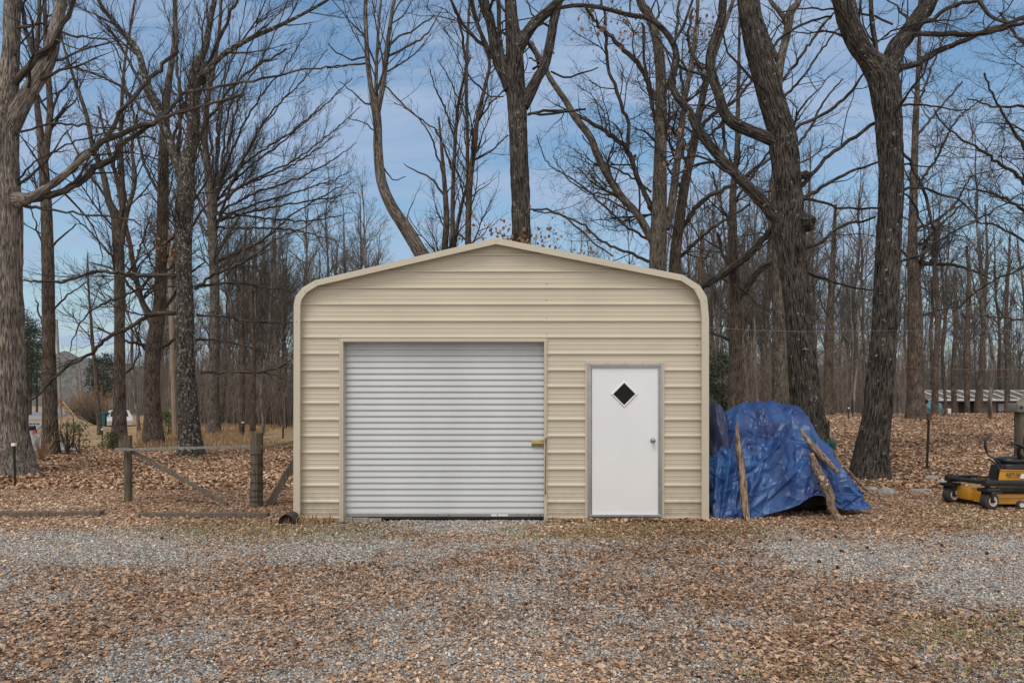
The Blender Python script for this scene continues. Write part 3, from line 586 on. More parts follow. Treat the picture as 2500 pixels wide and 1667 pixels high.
# base flange of the wall
# roof, side and back walls with ribs
Dp = 8.4
def shell(name, idx, mt):
    V = []; Fs = []; ys = np.arange(YF + .2, YF + Dp, .075)
    for j, y in enumerate(ys):
        rb = .018 if j % 3 == 0 else 0
        for i in idx:
            c = np.array([O[5][0], 1.9]); p = np.array(O[i]); d = (p - c); d /= np.linalg.norm(d); q = p + d * rb - d * .012; V.append((q[0], y, q[1]))
    m = len(idx)
    for j in range(len(ys) - 1):
        for i in range(m - 1): Fs.append((j * m + i, j * m + i + 1, (j + 1) * m + i + 1, (j + 1) * m + i))
    return G(mesh_obj(name, np.array(V), Fs, mt))
shell('side_wall', [0, 1], BEIGE2); shell('side_wall', [9, 10], BEIGE2); shell('roof', [1, 2, 3, 4, 5, 6, 7, 8, 9], BEIGE2)
V = [(a[0], YF + Dp - .1, a[1]) for a in O]; G(mesh_obj('back_wall', np.array(V), [tuple(range(len(V)))], BEIGE2))
def gb(name, x0, y0, x1, y1, Ya, Yb, mt, bev=.002, parent=None, Yp=None):
    """box whose front face shows at photo pixels, between depths Ya and Yb"""
    a = P2(x0, y0, Yp or Ya); b = P2(x1, y1, Yp or Ya); o = MB().box((a[0], Ya, a[1]), (b[0], Yb, b[1]), bev).build(name, mt)
    if parent is None: G(o)
    else: o.parent = parent; o.matrix_parent_inverse = Matrix.Translation((0, -9.0, 0))
    return o
# roll-up door opening trim
gb('door_trim', 828, 829, 837.5, 1273, YW - .03, YW + .10, TRIM); gb('door_trim', 1328.5, 829, 1336, 1276, YW - .03, YW + .10, TRIM); gb('door_trim', 828, 826, 1336, 834, YW - .033, YW + .10, TRIM)
for x in (831.5, 1332.5): gb('door_trim', x, 836, x + 1.2, 1270, YW - .036, YW - .0305, TRIM, 0)
# curtain
YD = 9.24; a = P2(830, 828, YD); b = P2(1336, 1254, YD); ps = 14.78 * YD / F
zz = []; z = b[1]
while z < a[1] - .0:
    for dz, f in [(0, 0), (.05, .006), (.12, .0145), (.22, .0165), (.40, .014), (.62, .0085), (.85, .003), (.97, 0)]: zz.append((z + dz * ps, f))
    z += ps
V = []; Fs = []
for i, (z, f) in enumerate(zz):
    V += [(a[0], YD - f, z), (b[0], YD - f, z)]
    if i: n0 = len(V); Fs.append((n0 - 4, n0 - 3, n0 - 1, n0 - 2))
rd_ = G(mesh_obj('roller_door', np.array(V), Fs, SLAT)); tag(rd_, 'white ribbed roll-up door')
def C(o): o.parent = rd_; o.matrix_parent_inverse = Matrix.Identity(4); return o
C(gb('bottom_bar', 830, 1252.5, 1336, 1261, YD - .03, YD + .02, ALU, .004)); C(gb('rubber_seal', 832, 1261.2, 1334, 1266, YD - .02, YD + .01, DARK, .002))
for hx in (1068, 1291):
    h = MB()
    p0, p1 = P2(hx, 1256.5, YD - .05), P2(hx + 28, 1256.5, YD - .05)
    h.tube([(p0[0], YD - .03, p0[1]), (p0[0] + .012, YD - .055, p0[1]), (p1[0] - .012, YD - .055, p1[1]), (p1[0], YD - .03, p1[1])], .005, 8)
    for q in (p0, p1): h.box((q[0] - .014, YD - .036, q[1] - .012), (q[0] + .014, YD - .0305, q[1] + .012), .002)
    C(h.build('handle', STEEL, None, True))
for x0, x1 in ((1199, 1213), (1216, 1240)): C(gb('sticker', x0, 1254.5, x1, 1259.5, YD - .0325, YD - .0303, WHITE, 0))
C(gb('sticker', 848, 1256, 852, 1259, YD - .0325, YD - .0303, STEEL, 0))
# latch with bolt and hanging strap
lt = MB(); 
l0 = P2(1298, 1074, YD - .03); l1 = P2(1329, 1089, YD - .03)
lt.box((l0[0], YD - .034, l1[1]), (l1[0], YD - .022, l0[1]), .002)
lt.tube([(l0[0] + .01, YD - .045, (l0[1] + l1[1]) / 2), (l1[0] + .05, YD - .045, (l0[1] + l1[1]) / 2)], .008, 10)
for f in (.12, .5, .85): x = l0[0] + (l1[0] - l0[0]) * f; lt.box((x - .006, YD - .054, l1[1] + .012), (x + .006, YD - .03, l0[1] - .012), .002)
C(lt.build('slide_bolt', BRASS, None, True))
rp = MB(); a_ = P2(1333, 1068, YW - .05); b_ = P2(1331, 1206, YW - .05)
rp.tube([(a_[0] + .004, YW - .045, a_[1]), (a_[0] - .006, YW - .055, a_[1] - .04), (a_[0], YW - .045, a_[1] - .09), (b_[0], YW - .045, b_[1] + .08), (b_[0] + .006, YW - .05, b_[1] + .03), (b_[0] - .004, YW - .05, b_[1])], [.008, .012, .006, .005, .010, .006], 8)
G(rp.build('lock_chain', mat('rusty_chain', (.14, .11, .08), .7, .3, .4, 60), None, True))
# entry door
YE = YW - .02
gb('door_trim', 1429, 884, 1435, 1277, YW - .035, YW + .03, TRIM); gb('door_trim', 1615.5, 884, 1622, 1271, YW - .035, YW + .03, TRIM); gb('door_trim', 1429, 883, 1622, 888.5, YW - .038, YW + .03, TRIM)
fr = MB()
def fb(x0, y0, x1, y1, ya, yb):
    a = P2(x0, y0, YE); b = P2(x1, y1, YE); fr.box((a[0], ya, b[1]), (b[0], yb, a[1]), .002)
for i, (e, d) in enumerate([(0, .030), (3, .018), (6, .008)]):
    fb(1435 + e, 889 + e, 1438 + e, 1268, YE - d, YE + .06); fb(1612.5 - e, 889 + e, 1615.5 - e, 1268, YE - d, YE + .06); fb(1438 + e, 889 + e, 1612.5 - e, 891 + e + 1, YE - d, YE + .06)
df = G(fr.build('door_frame', ALU)); 
gb('threshold', 1437, 1256, 1614, 1261, YE - .03, YE + .1, ALU, .003); gb('threshold', 1439, 1261.5, 1612, 1267, YE - .012, YE + .1, STEEL, .003)
# leaf with a real diamond opening
dc = P2(1523.5, 962, YE + .02); r1 = 30 * YE / F; r2 = 26.5 * YE / F
x0, z0 = P2(1445, 1255.5, YE + .02); x1, z1 = P2(1607.5, 895, YE + .02); yl = YE + .006
V = [(x0, yl, z0), (x1, yl, z0), (x1, yl, z1), (x0, yl, z1), (dc[0], yl, dc[1] - r1), (dc[0] + r1, yl, dc[1]), (dc[0], yl, dc[1] + r1), (dc[0] - r1, yl, dc[1])]
Fs = [(0, 1, 4), (1, 5, 4), (1, 2, 5), (2, 6, 5), (2, 3, 6), (3, 7, 6), (3, 0, 7), (0, 4, 7)]
n0 = len(V); V += [(v[0], yl + .04, v[2]) for v in V]; Fs += [(0 + n0, 3 + n0, 2 + n0, 1 + n0), (0, n0, n0 + 1, 1), (1, n0 + 1, n0 + 2, 2), (2, n0 + 2, n0 + 3, 3), (3, n0 + 3, n0, 0)]
ed = G(mesh_obj('entry_door', np.array(V), Fs, WHITE)); tag(ed, 'plain white door with a diamond window')
def E(o): o.parent = ed; o.matrix_parent_inverse = Matrix.Identity(4); return o
V = []
for rr, yy in ((r1 + .018, yl - .002), (r1 + .004, yl - .014), (r2 + .008, yl - .014), (r2, yl + .004)):
    V += [(dc[0], yy, dc[1] - rr), (dc[0] + rr, yy, dc[1]), (dc[0], yy, dc[1] + rr), (dc[0] - rr, yy, dc[1])]
Fs = [(i * 4 + j, i * 4 + (j + 1) % 4, (i + 1) * 4 + (j + 1) % 4, (i + 1) * 4 + j) for i in range(3) for j in range(4)]
E(mesh_obj('window_frame', np.array(V), Fs, WHITE)); V = [(dc[0], yl + .002, dc[1] - r2), (dc[0] + r2, yl + .002, dc[1]), (dc[0], yl + .002, dc[1] + r2), (dc[0] - r2, yl + .002, dc[1])]
E(mesh_obj('window_pane', np.array(V), [(0, 1, 2, 3)], GLASS))
kb = P2(1594, 1075, YE); E(MB().lathe([(.033, 0), (.034, -.004), (.030, -.009), (.013, -.012), (.012, -.032), (.022, -.040), (.028, -.052), (.026, -.064), (.016, -.070), (.001, -.071)], (kb[0], yl, kb[1]), 'Y', 28).build('door_knob', STEEL, None, True))
# screws
SCREW = mat('screw', (.16, .15, .14), .5, .6)
def screw(x, y, Y, r=.006): p = P2(x, y, Y); G(MB().lathe([(r, 0), (r, -.003), (r * .5, -.006), (.0005, -.006)], (p[0], Y, p[1]), 'Y', 8).build('screw', SCREW, None, True))
for y in (693, 737, 777, 818, 858, 899, 939, 979, 1018, 1058, 1098, 1138, 1180): 
    if y > 770: screw(734.5, y, YW - .004)
for x, y in ((831, 738), (830, 779), (831, 818), (1335, 693), (1334, 733), (1335, 776), (1335, 817), (741, 1256), (1701, 842)): screw(x, y, YW - .002, .007)
for x, y in ((722, 745), (771, 690), (744, 712), (724, 785), (1211, 588), (1666, 679), (1698, 705), (1720, 734), (1723, 779), (745, 1268)): screw(x, y, YF - .0005, .005)
for x in (1440, 1483, 1525, 1570, 1613): screw(x, 885.6, YW - .0385, .005)
for y in (950, 1100, 1200): screw(1618.5, y, YW - .0355, .004); screw(1432, y, YW - .0355, .004)
# blocks the garage stands on and the dark inside
for x0, x1, y0, y1, Ya in ((734, 795, 1268, 1279, 9.16), (796, 834, 1265, 1289, 9.10), (838, 859, 1263, 1276, 9.16), (861, 899, 1264, 1275, 9.18), (900, 931, 1265, 1275, 9.19)):
    gb('foundation_block', x0, y0, x1, y1, Ya, Ya + .22, CONC, .006)
INN = flat('inner_floor', (.05, .045, .04)); G(MB().box((-2.75, 9.45, -.05), (2.55, 17.2, .005)).build('floor_slab', INN))
# ================================================================== TARP
def tarp_mat():
    m = bpy.data.materials.new('blue_tarp'); m.use_nodes = True; t = m.node_tree; n = t.nodes; L = t.links; p = n['Principled BSDF']
    p.inputs['Roughness'].default_value = .40; p.inputs['Specular IOR Level'].default_value = .45
    c = n.new('ShaderNodeTexCoord'); z = n.new('ShaderNodeTexNoise'); z.inputs['Scale'].default_value = 2.2; z.inputs['Detail'].default_value = 6; L.new(c.outputs['Object'], z.inputs['Vector'])
    r = n.new('ShaderNodeValToRGB'); e = r.color_ramp.elements; e[0].position = .35; e[1].position = .68; e[0].color = (.009, .022, .11, 1); e[1].color = (.024, .088, .25, 1); L.new(z.outputs[0], r.inputs[0]); L.new(r.outputs[0], p.inputs['Base Color'])
    z1 = n.new('ShaderNodeTexNoise'); z1.inputs['Scale'].default_value = 7; z1.inputs['Detail'].default_value = 5; z1.inputs['Distortion'].default_value = 1.6; z1.noise_type = 'RIDGED_MULTIFRACTAL'; L.new(c.outputs['Object'], z1.inputs['Vector'])
    b = n.new('ShaderNodeBump'); b.inputs['Strength'].default_value = .16; b.inputs['Distance'].default_value = .01; L.new(z1.outputs[0], b.inputs['Height'])
    L.new(b.outputs[0], p.inputs['Normal']); return m
rid = [(1733, 1070), (1748, 1035), (1785, 1004), (1818, 990), (1862, 988), (1905, 990), (1938, 1003), (1966, 1022), (1988, 1048), (2012, 1092), (2062, 1146), (2098, 1195)]
mid = [(1734, 1140), (1742, 1120), (1775, 1115), (1812, 1110), (1855, 1108), (1905, 1110), (1950, 1115), (1990, 1125), (2025, 1145), (2048, 1165), (2085, 1185), (2112, 1215)]
hem = [(1737, 1225), (1747, 1268), (1772, 1275), (1812, 1268), (1862, 1258), (1905, 1246), (1950, 1232), (1985, 1210), (2016, 1212), (2045, 1236), (2085, 1243), (2134, 1238)]
rY = [10.1, 10.1, 10.15, 10.2, 10.25, 10.3, 10.3, 10.25, 10.2, 10.1, 9.95, 9.75]; mY = [9.75, 9.6, 9.55, 9.52, 9.5, 9.5, 9.5, 9.5, 9.55, 9.6, 9.62, 9.66]; hY = [9.5, 9.18, 9.12, 9.14, 9.16, 9.2, 9.22, 9.26, 9.3, 9.32, 9.4, 9.5]
rows = []
Rr = [px(*p, y) for p, y in zip(rid, rY)]; Mm = [px(*p, y) for p, y in zip(mid, mY)]; Hh = [px(*p, y) for p, y in zip(hem, hY)]
Bk = [np.array([r[0] * 1.0 + .05, r[1] + .75, max(r[2] * .62, .03)]) for r in Rr]; Gk = [np.array([r[0] + .1, r[1] + 1.15, .02]) for r in Rr]
U, Vn = 320, 460
ctrl = np.array([Gk, Bk, Rr, Mm, Hh])
cu = np.array([resample(r, U) for r in ctrl]); S = np.array([resample(cu[:, i], Vn) for i in range(U)])  # (U,V,3)
u = np.linspace(0, 1, U)[:, None] * np.ones((1, Vn)); v = np.ones((U, 1)) * np.linspace(0, 1, Vn)[None]
du = np.gradient(S, axis=0); dv = np.gradient(S, axis=1); nn = np.cross(dv, du); nn /= np.linalg.norm(nn, axis=2, keepdims=True) + 1e-9
if nn[U // 2, int(Vn * .7), 1] > 0: nn = -nn
def rdg(x, y, s): return 1 - np.abs(2 * fbm(x, y, 0, 3, s) - 1)
wx = fbm(u * 3, v * 3, 0, 3, 50) * 1.4
amp = sstep(.45, .75, v)
def crease(x, y, s, k=9):
    # straight sharp folds: distance to random facets
    r_ = np.random.RandomState(s); o = 0
    for _ in range(k):
        a = r_.uniform(0, 3.14); f = r_.uniform(.7, 1.6); o = o + np.abs(((x * math.cos(a) + y * math.sin(a)) * f + r_.rand() + .35 * vn(x * .8, y * .8, 0, s + _)) % 1.0 - .5) * r_.uniform(.5, 1.)
    return o / k * 2 - .35
mu = u * 2.4; mv = v * 2.9; w2 = fbm(mu * 1.5, mv * 1.5, 0, 3, 60) - .5
wu, wv = mu + .10 * (fbm(mu * 2, mv * 2, 0, 2, 61) - .5), mv + .10 * (fbm(mu * 2, mv * 2, 0, 2, 62) - .5)
def tent(x0, y0, x1, y1, wd, am):
    global disp
    dx_, dy_ = x1 - x0, y1 - y0; L2 = dx_ * dx_ + dy_ * dy_ + 1e-9; t_ = np.clip(((wu - x0) * dx_ + (wv - y0) * dy_) / L2, 0, 1)
    d_ = np.hypot(wu - x0 - t_ * dx_, wv - y0 - t_ * dy_) / (wd * (.45 + .55 * np.sin(np.pi * np.clip(t_ * .8 + .1, 0, 1))))
    disp = disp + am * np.clip(1 - d_, 0, 1) ** 1.25 * (.4 + .6 * np.sin(np.pi * np.clip(t_ * .84 + .08, 0, 1)))
disp = .20 * (fbm(mu * 1.1, mv * .9, 0, 2, 51) - .5) + .05 * crease(mu * 1.6 + w2, mv * 1.4 + w2, 153, 3)
for q in [(1.25, 1.5, .95, 2.3, .20, .10), (1.3, 1.5, 1.5, 2.4, .16, .09), (.75, 1.55, 1.2, 2.75, .16, .09), (.5, 1.6, .30, 2.4, .14, .08), (1.7, 1.55, 2.05, 2.5, .15, .08), (1.0, 1.9, 1.7, 2.2, .13, -.07), (.6, 1.95, 1.2, 2.05, .12, -.07), (1.35, 2.2, 1.9, 2.6, .12, .06), (.85, 2.3, .55, 2.85, .10, .06),
          (.12, 2.1, .10, 2.9, .06, .05), (.24, 2.1, .22, 2.9, .06, .05), (.37, 2.2, .36, 2.9, .06, .045), (.5, 2.3, .52, 2.9, .06, .045), (.65, 2.45, .70, 2.9, .06, .04), (1.1, 1.6, 1.1, 2.0, .10, -.05), (1.9, 2.2, 2.35, 2.75, .12, .06), (1.55, 2.3, 1.45, 2.8, .10, -.05)]: tent(*q)
r_ = np.random.RandomState(12)
for k_ in range(95):
    x0, y0 = r_.uniform(0, 2.4), r_.uniform(.6, 2.9); a_ = r_.normal(1.45, .75); l_ = r_.uniform(.18, .65); tent(x0, y0, x0 + l_ * math.cos(a_), y0 + l_ * math.sin(a_), r_.uniform(.04, .10), r_.uniform(.018, .045) * (1 if r_.rand() < .6 else -1))
for k_ in range(330):
    x0, y0 = r_.uniform(0, 2.4), r_.uniform(1.2, 2.9); a_ = r_.uniform(0, 3.14); l_ = r_.uniform(.06, .26); tent(x0, y0, x0 + l_ * math.cos(a_), y0 + l_ * math.sin(a_), r_.uniform(.018, .045), r_.uniform(.006, .017) * (1 if r_.rand() < .6 else -1))
disp = disp * (.35 + .65 * sstep(.42, .58, v))
S = S + nn * disp[..., None]
i = (np.arange(U - 1)[:, None] * Vn + np.arange(Vn - 1)[None]); f = np.stack([i, i + 1, i + Vn + 1, i + Vn], -1).reshape(-1, 4)
tp = mesh_obj('tarp', S.reshape(-1, 3), f, tarp_mat(), None, True); tag(tp, 'crumpled blue tarpaulin draped over a heap beside the garage', 'tarp')
sm = tp.modifiers.new('thickness', 'SOLIDIFY'); sm.thickness = .004
# what shows under its hem
BLK = mat('black_plastic', (.012, .012, .014), .45, 0, .3, 5, .6, 20)
o = blob('plastic_sheet', (3.9, 10.12, .16), (.86, .42, .36), BLK, 5, .22); tag(o, 'crumpled black plastic showing under the hem of the blue tarp', 'plastic sheet')
o = blob('tarp_layer', (3.0, 10.08, .60), (.28, .5, .90), mat('navy_plastic', (.018, .028, .075), .4, 0, .3, 5, .5, 12), 8, .22); tag(o, 'dark navy second tarp layer bulging above the blue tarp beside the garage corner', 'tarp layer')  # simple bulge standing in for the dark second layer of the tarp
# sticks and boards leaning on the tarp
def wood_mat(name, a, b, sc=5, st=(14, 14, 1)): return mat(name, a, .9, 0, .3, sc, .5, 30, col2=b, stretch=st, spec=.2)
OLDW = wood_mat('weathered_wood', (.07, .058, .046), (.21, .175, .14)); GREYW = wood_mat('grey_wood', (.13, .12, .105), (.30, .28, .25)); GREENW = wood_mat('green_wood', (.055, .05, .036), (.18, .155, .115)); PALEW = wood_mat('split_wood', (.16, .10, .065), (.50, .36, .24))
def stick(name, pts, Ys, wd, label, mt, seed, k=14, knob=.25):
    P = np.array([px(x, y, Y) for (x, y), Y in zip(pts, Ys)]); q = resample(P, 40); n_ = 40; rr = np.interp(np.linspace(0, 1, n_), np.linspace(0, 1, len(wd)), wd) * .42 / F * 9.4
    th = np.arange(k) * 2 * np.pi / k; T = np.gradient(q, axis=0); T /= np.linalg.norm(T, axis=1, keepdims=True); A = np.cross(T, [[0, 1, 0]]); A /= np.linalg.norm(A, axis=1, keepdims=True); B = np.cross(A, T)
    TH, S_ = np.meshgrid(th, np.linspace(0, 6, n_)); ra = rr[:, None] * (1 + knob * 2 * (vn(np.cos(TH) * 1.3 + seed, np.sin(TH) * 1.3, S_ * 1.6, seed) - .5) + knob * (vn(np.cos(TH) * 3, np.sin(TH) * 3, S_ * 5, seed + 1) - .5))
    V = q[:, None] + ra[..., None] * (A[:, None] * np.cos(TH)[..., None] + B[:, None] * np.sin(TH)[..., None])
    i = np.arange(n_ - 1)[:, None] * k; j = np.arange(k)[None]; j2 = (j + 1) % k; fc = np.stack([i + j, i + j2, i + k + j2, i + k + j], -1).reshape(-1, 4).tolist() + [list(range(k))[::-1], [(n_ - 1) * k + j for j in range(k)]]
    bk = np.stack([rr[:, None] * np.cos(TH), rr[:, None] * np.sin(TH), S_ * .2], -1).reshape(-1, 3)
    o = mesh_obj(name, V.reshape(-1, 3), fc, mt, None, True, {'bk': ('FLOAT_VECTOR', bk)}); tag(o, label, name.replace('_', ' ')); return o
STK = bark_mat('stick_bark', (.08, .05, .035), (.46, .34, .25), .2, 60); STK2 = bark_mat('log_bark', (.06, .042, .03), (.30, .215, .155), .7, 60, lich_col=(.5, .42, .33))
stick('split_pole', [(1798, 1029), (1803, 1090), (1812, 1150), (1817, 1220), (1826, 1274)], [9.62, 9.48, 9.32, 9.16, 9.0], [7, 15, 18, 22, 13], 'pale split pole leaning on the left part of the blue tarp', STK, 3)
stick('log', [(1980, 1108), (1996, 1150), (2022, 1200), (2030, 1235), (2048, 1272)], [9.40, 9.28, 9.17, 9.12, 9.02], [15, 23, 26, 24, 20], 'thick lichened log leaning on the right part of the blue tarp', STK2, 5)
stick('plank', [(1953, 1049), (1985, 1090), (2020, 1126), (2045, 1152)], [9.68, 9.52, 9.45, 9.42], [8, 18, 22, 12], 'brown weathered plank lying up the tarp behind the lichened log', STK, 9, 12, .12)
stick('thin_pole', [(2060, 1138), (2090, 1170), (2112, 1192), (2137, 1210)], [9.9, 9.85, 9.85, 9.85], [7, 9, 10, 6], 'thin pole sloping to the ground right of the tarp', STK, 12)
# ================================================================== FENCE etc.
def beam(x0, y0, Y0, x1, y1, Y1, h, t, mt, name, parent=None, seg=12, wob=.004, seed=1):
    a, b = px(x0, y0, Y0), px(x1, y1, Y1); d = (b - a); L = np.linalg.norm(d); d /= L; s = np.cross(d, [0, 0, 1]); s /= np.linalg.norm(s); q = np.cross(s, d)
    V = []; Fs = []; r_ = np.random.RandomState(seed)
    for i in range(seg + 1):
        c = a + d * L * i / seg + s * r_.normal() * wob + q * r_.normal() * wob
        for (e, g_) in ((-1, -1), (-.8, -1), (.8, -1), (1, -1), (1, 1), (.8, 1.06), (-.8, 1.06), (-1, 1)): V.append(c + s * e * t / 2 + q * g_ * h / 2)
    for i in range(seg):
        for j in range(8): j2 = (j + 1) % 8; Fs.append((i * 8 + j, i * 8 + j2, i * 8 + 8 + j2, i * 8 + 8 + j))
    Fs += [tuple(range(8))[::-1], tuple(seg * 8 + j for j in range(8))]
    return mesh_obj(name, np.array(V), Fs, mt, parent, False)
def post(xc, yt, yb, wdt, name, mt, parent=None, seed=1, round_=True, Y=None):
    Y = Y or gd(xc, yb); a = px(xc, yb, Y); t = px(xc, yt, Y); r = wdt * .5 / F * Y; V = []; k = 16; n_ = 14
    for i in range(n_):
        for j in range(k):
            th = j * 2 * np.pi / k; q = r * (1 + .10 * (vn(np.cos(th) * 2 + seed, np.sin(th) * 2, i * .5, seed) - .5)); V.append((a[0] + q * np.cos(th), Y + q * np.sin(th), a[2] - .1 + (t[2] - a[2] + .1) * i / (n_ - 1) + (.012 * (vn(np.cos(th), np.sin(th), 1, seed) - .5) if i == n_ - 1 else 0)))
    Fs = [(i * k + j, i * k + (j + 1) % k, (i + 1) * k + (j + 1) % k, (i + 1) * k + j) for i in range(n_ - 1) for j in range(k)] + [tuple((n_ - 1) * k + j for j in range(k))]
    o = mesh_obj(name, np.array(V), Fs, mt, parent, True)
    try: o.data.set_sharp_from_angle(angle=R(40))
    except Exception: pass
    return o, Y, r
fe = empty('wooden_fence', (0, 0, 0)); tag(fe, 'old grey wooden fence with two posts and slanting braces left of the garage', 'fence')
p1, y1_, _ = post(313, 1063, 1226, 18, 'post', GREENW, fe, 1); p2, y2_, r2_ = post(627, 1056, 1236, 29, 'post', GREENW, fe, 2)
beam(298, 1071, y1_, 300, 1092, y1_, .09, .03, GREENW, 'post_cap', fe, 3)
beam(283, 1097, y1_ - .12, 640, 1089, y2_ - .02, .035, .06, GREYW, 'rail', fe, 20, .005, 4)
beam(636, 1094, y2_, 735, 1075, y2_ + .15, .045, .05, OLDW, 'rail', fe, 8)
beam(318, 1099, y1_ - .08, 556, 1231, y2_ + .05, .042, .06, OLDW, 'brace', fe, 14, .004, 6)
beam(736, 1098, y2_ + .4, 656, 1232, y2_ + .15, .10, .04, OLDW, 'brace', fe, 8, .004, 7)
WIRE = mat('rusty_wire', (.045, .032, .025), .8, .3)
wm = MB(); c_ = px(627, 1100, y2_)
for yy in (1109, 1133, 1157, 1178, 1197, 1212, 1224):
    z_ = CZ - (yy - HY) / F * (y2_ - r2_); wm.tube([(c_[0] + (r2_ + .006) * math.cos(t_), y2_ + (r2_ + .006) * math.sin(t_), z_ + .004 * math.sin(t_ * 3)) for t_ in np.linspace(math.pi * .95, math.pi * 2.05, 14)], .0045, 6)
wm.tube([px(631, 1106, y2_ - r2_ - .012), px(630, 1160, y2_ - r2_ - .012), px(631, 1232, y2_ - r2_ - .012)], .007, 6)
wm.build('wire_mesh', WIRE, fe, True)
def tpost(x, yt, yb, label, group=None, white=True, wdt=5, Y=None, lean=0, cap=None):
    Y = Y or gd(x, yb); a = px(x, yb, Y); t = px(x + lean, yt, Y); r = wdt * .5 / F * Y
    o = empty('metal_fence_post', tuple(a)); tag(o, label, 'fence post', group)
    d = t - a; m = MB(); m.tube([(0, 0, -.1), tuple(d)], r * .45, 6)
    M_ = MB(); M_.box((-r, -r * .25, -.1), (r, r * .25, d[2]), .001); M_.box((-r * .25, -r * 1.2, -.1), (r * .25, 0, d[2]), .001)
    M_.v = [(v_[0] + d[0] * max(0, v_[2]) / d[2], v_[1], v_[2]) for v_ in M_.v]
    b = M_.build('stake', mat('post_green_' + str(int(x)), (.035, .035, .028), .7, .2, .3, 20), o)
    if white: MB().box((d[0] - r * 1.6, -r * 1.4, d[2] - r * 1.2), (d[0] + r * 1.6, r * 1.0, d[2] + r * 1.2), r * .3).build('insulator', WHITE, o)
    if cap: MB().box((d[0] - r * 1.4, -r * 1.6, d[2] - .13), (d[0] + r * 1.4, r, d[2]), .006).box((d[0] - r * 1.6, -r * 2, d[2] - .002), (d[0] + r * 3.2, r * 1.5, d[2] + .012), .003).build('rusty_cap', cap, o)
    return o
tpost(38, 1085, 1188, 'dark metal fence post with white top left of the wooden fence', lean=-4, wdt=6)
tpost(2262, 1011, 1150, 'tall dark metal post with rusty bracket on top in the leaf field', white=False, lean=6, wdt=6, cap=mat('rust', (.12, .06, .035), .9))
tpost(2023, 1026, 1084, 'green metal fence post rising behind the right end of the tarp', white=False, wdt=5, Y=13.0)
tpost(593, 1031, 1068, 'thin far fence post with white tip in dry grass left of garage', wdt=3); tpost(691, 1042, 1070, 'short dark far post in dry grass against the garage edge', white=False, wdt=4)
tpost(2072, 996, 1024, 'far thin post with white tip between the two big right trunks', wdt=2.5); tpost(250, 1048, 1086, 'small far post left of the furrowed twin trunk', wdt=3)
def timber(xa, xb, ya, yb, lab, seed):
    Y0, Y1 = gd(xa, ya + 6), gd(xb, yb + 6); o = beam(xa, ya, Y0, xb, yb, Y1, .055, .13, OLDW, 'landscape_timber', None, 26, .006, seed); tag(o, lab, 'timber', 'timbers edging the yard')
timber(-60, 250, 1254, 1252, 'grey timber half buried in leaves at the left edge', 3); timber(345, 655, 1256, 1256, 'grey weathered timber on the leaves below the wooden fence', 5)
# burnt log / pipe at the garage corner
o = MB(); c_ = px(699, 1273, 8.75); rr = .095
for i in range(1): o.lathe([(rr * .80, .05), (rr * .86, 0), (rr, -.02), (rr * 1.02, .2), (rr * .97, .45)], tuple(c_), 'Y', 26)
o = o.build('log', mat('charred_log', (.015, .013, .012), .85, 0, .4, 20, .6, 40, col2=(.07, .055, .045)), None, True); tag(o, 'black charred log end beside the left garage corner', 'log')
# stones
ROCK = mat('rock', (.15, .145, .13), .9, 0, .3, 9, .8, 40, col2=(.33, .32, .29))
for n_, (x, y, rx_, rz_, lab) in enumerate([(2165, 1207, 24, 14, 'rounded grey stone at the foot of the leaning right tree'), (2128, 1197, 16, 8, 'small flat brown stone between tarp and rounded grey stone'), (2238, 1200, 16, 6, 'flat dark stone in the leaves between the rounded stone and the mower'),
                                           (2275, 1170, 17, 8, 'grey stone behind the front wheel of the mower, left one'), (2262, 1198, 12, 5, 'low grey stone just left of the mower wheel'), (2300, 1180, 13, 8, 'bluish stone right behind the mower frame corner')]):
    Y = gd(x, y); s_ = Y / F; c = px(x, y, Y); o = blob('stone', (c[0], Y, c[2] + rz_ * s_ * .25), (rx_ * s_, rx_ * s_ * .7, rz_ * s_), ROCK, 20 + n_, .2, 30, 20, 1.6); tag(o, lab, 'stone', 'stones in the leaves')
# seed balls on the gravel
SB = mat('seed_ball', (.04, .022, .014), .9)
for x, y in [(2045, 1390), (2000, 1376), (2118, 1342), (2300, 1335), (1930, 1322), (2055, 1351), (1782, 1332), (1835, 1362), (1855, 1326), (1523, 1305), (2410, 1356), (395, 1319), (228, 1520), (130, 1441), (2040, 1315), (1430, 1310), (1668, 1302)]:
    Y = gd(x, y); c = px(x, y, Y); o = blob('seed_ball', (c[0], Y, float(hgt(c[0], Y)) + .016), (.018, .018, .018), SB, int(x), .5, 14, 10, 6); tag(o, 'small dark round spiky seed ball lying on the gravel', 'seed ball', 'seed balls on the gravel')
# green bin behind the tarp
o = blob('plastic_sack', px(2028, 1084, 11.5), (.085, .08, .11), mat('dark_green', (.012, .05, .035), .5), 33, .35, 40, 30, 2); tag(o, 'dark green plastic sack behind the right slope of the tarp', 'sack')
# ---- wires
def wire(name, pts, r, lab, mt): o = MB().tube(pts, r, 6).build(name, mt, None, True); tag(o, lab, 'wire')
wire('wire', [tuple(px(1728, 799, 9.6)), tuple(px(1840, 806, 11)), tuple(px(1950, 809, 12.6)), tuple(px(2160, 807, 12.9)), tuple(px(2560, 806, 13.5))], .003, 'thin pale wire strung from the garage eave past both right trunks', mat('pale_wire', (.18, .17, .165), .6))
wire('clothesline', [tuple(px(2150, 890, 13.6)), tuple(px(2250, 899, 13)), tuple(px(2400, 902, 12.5)), tuple(px(2600, 899, 12))], .0035, 'reddish cord tied to the leaning right trunk', mat('red_cord', (.22, .10, .09), .7))
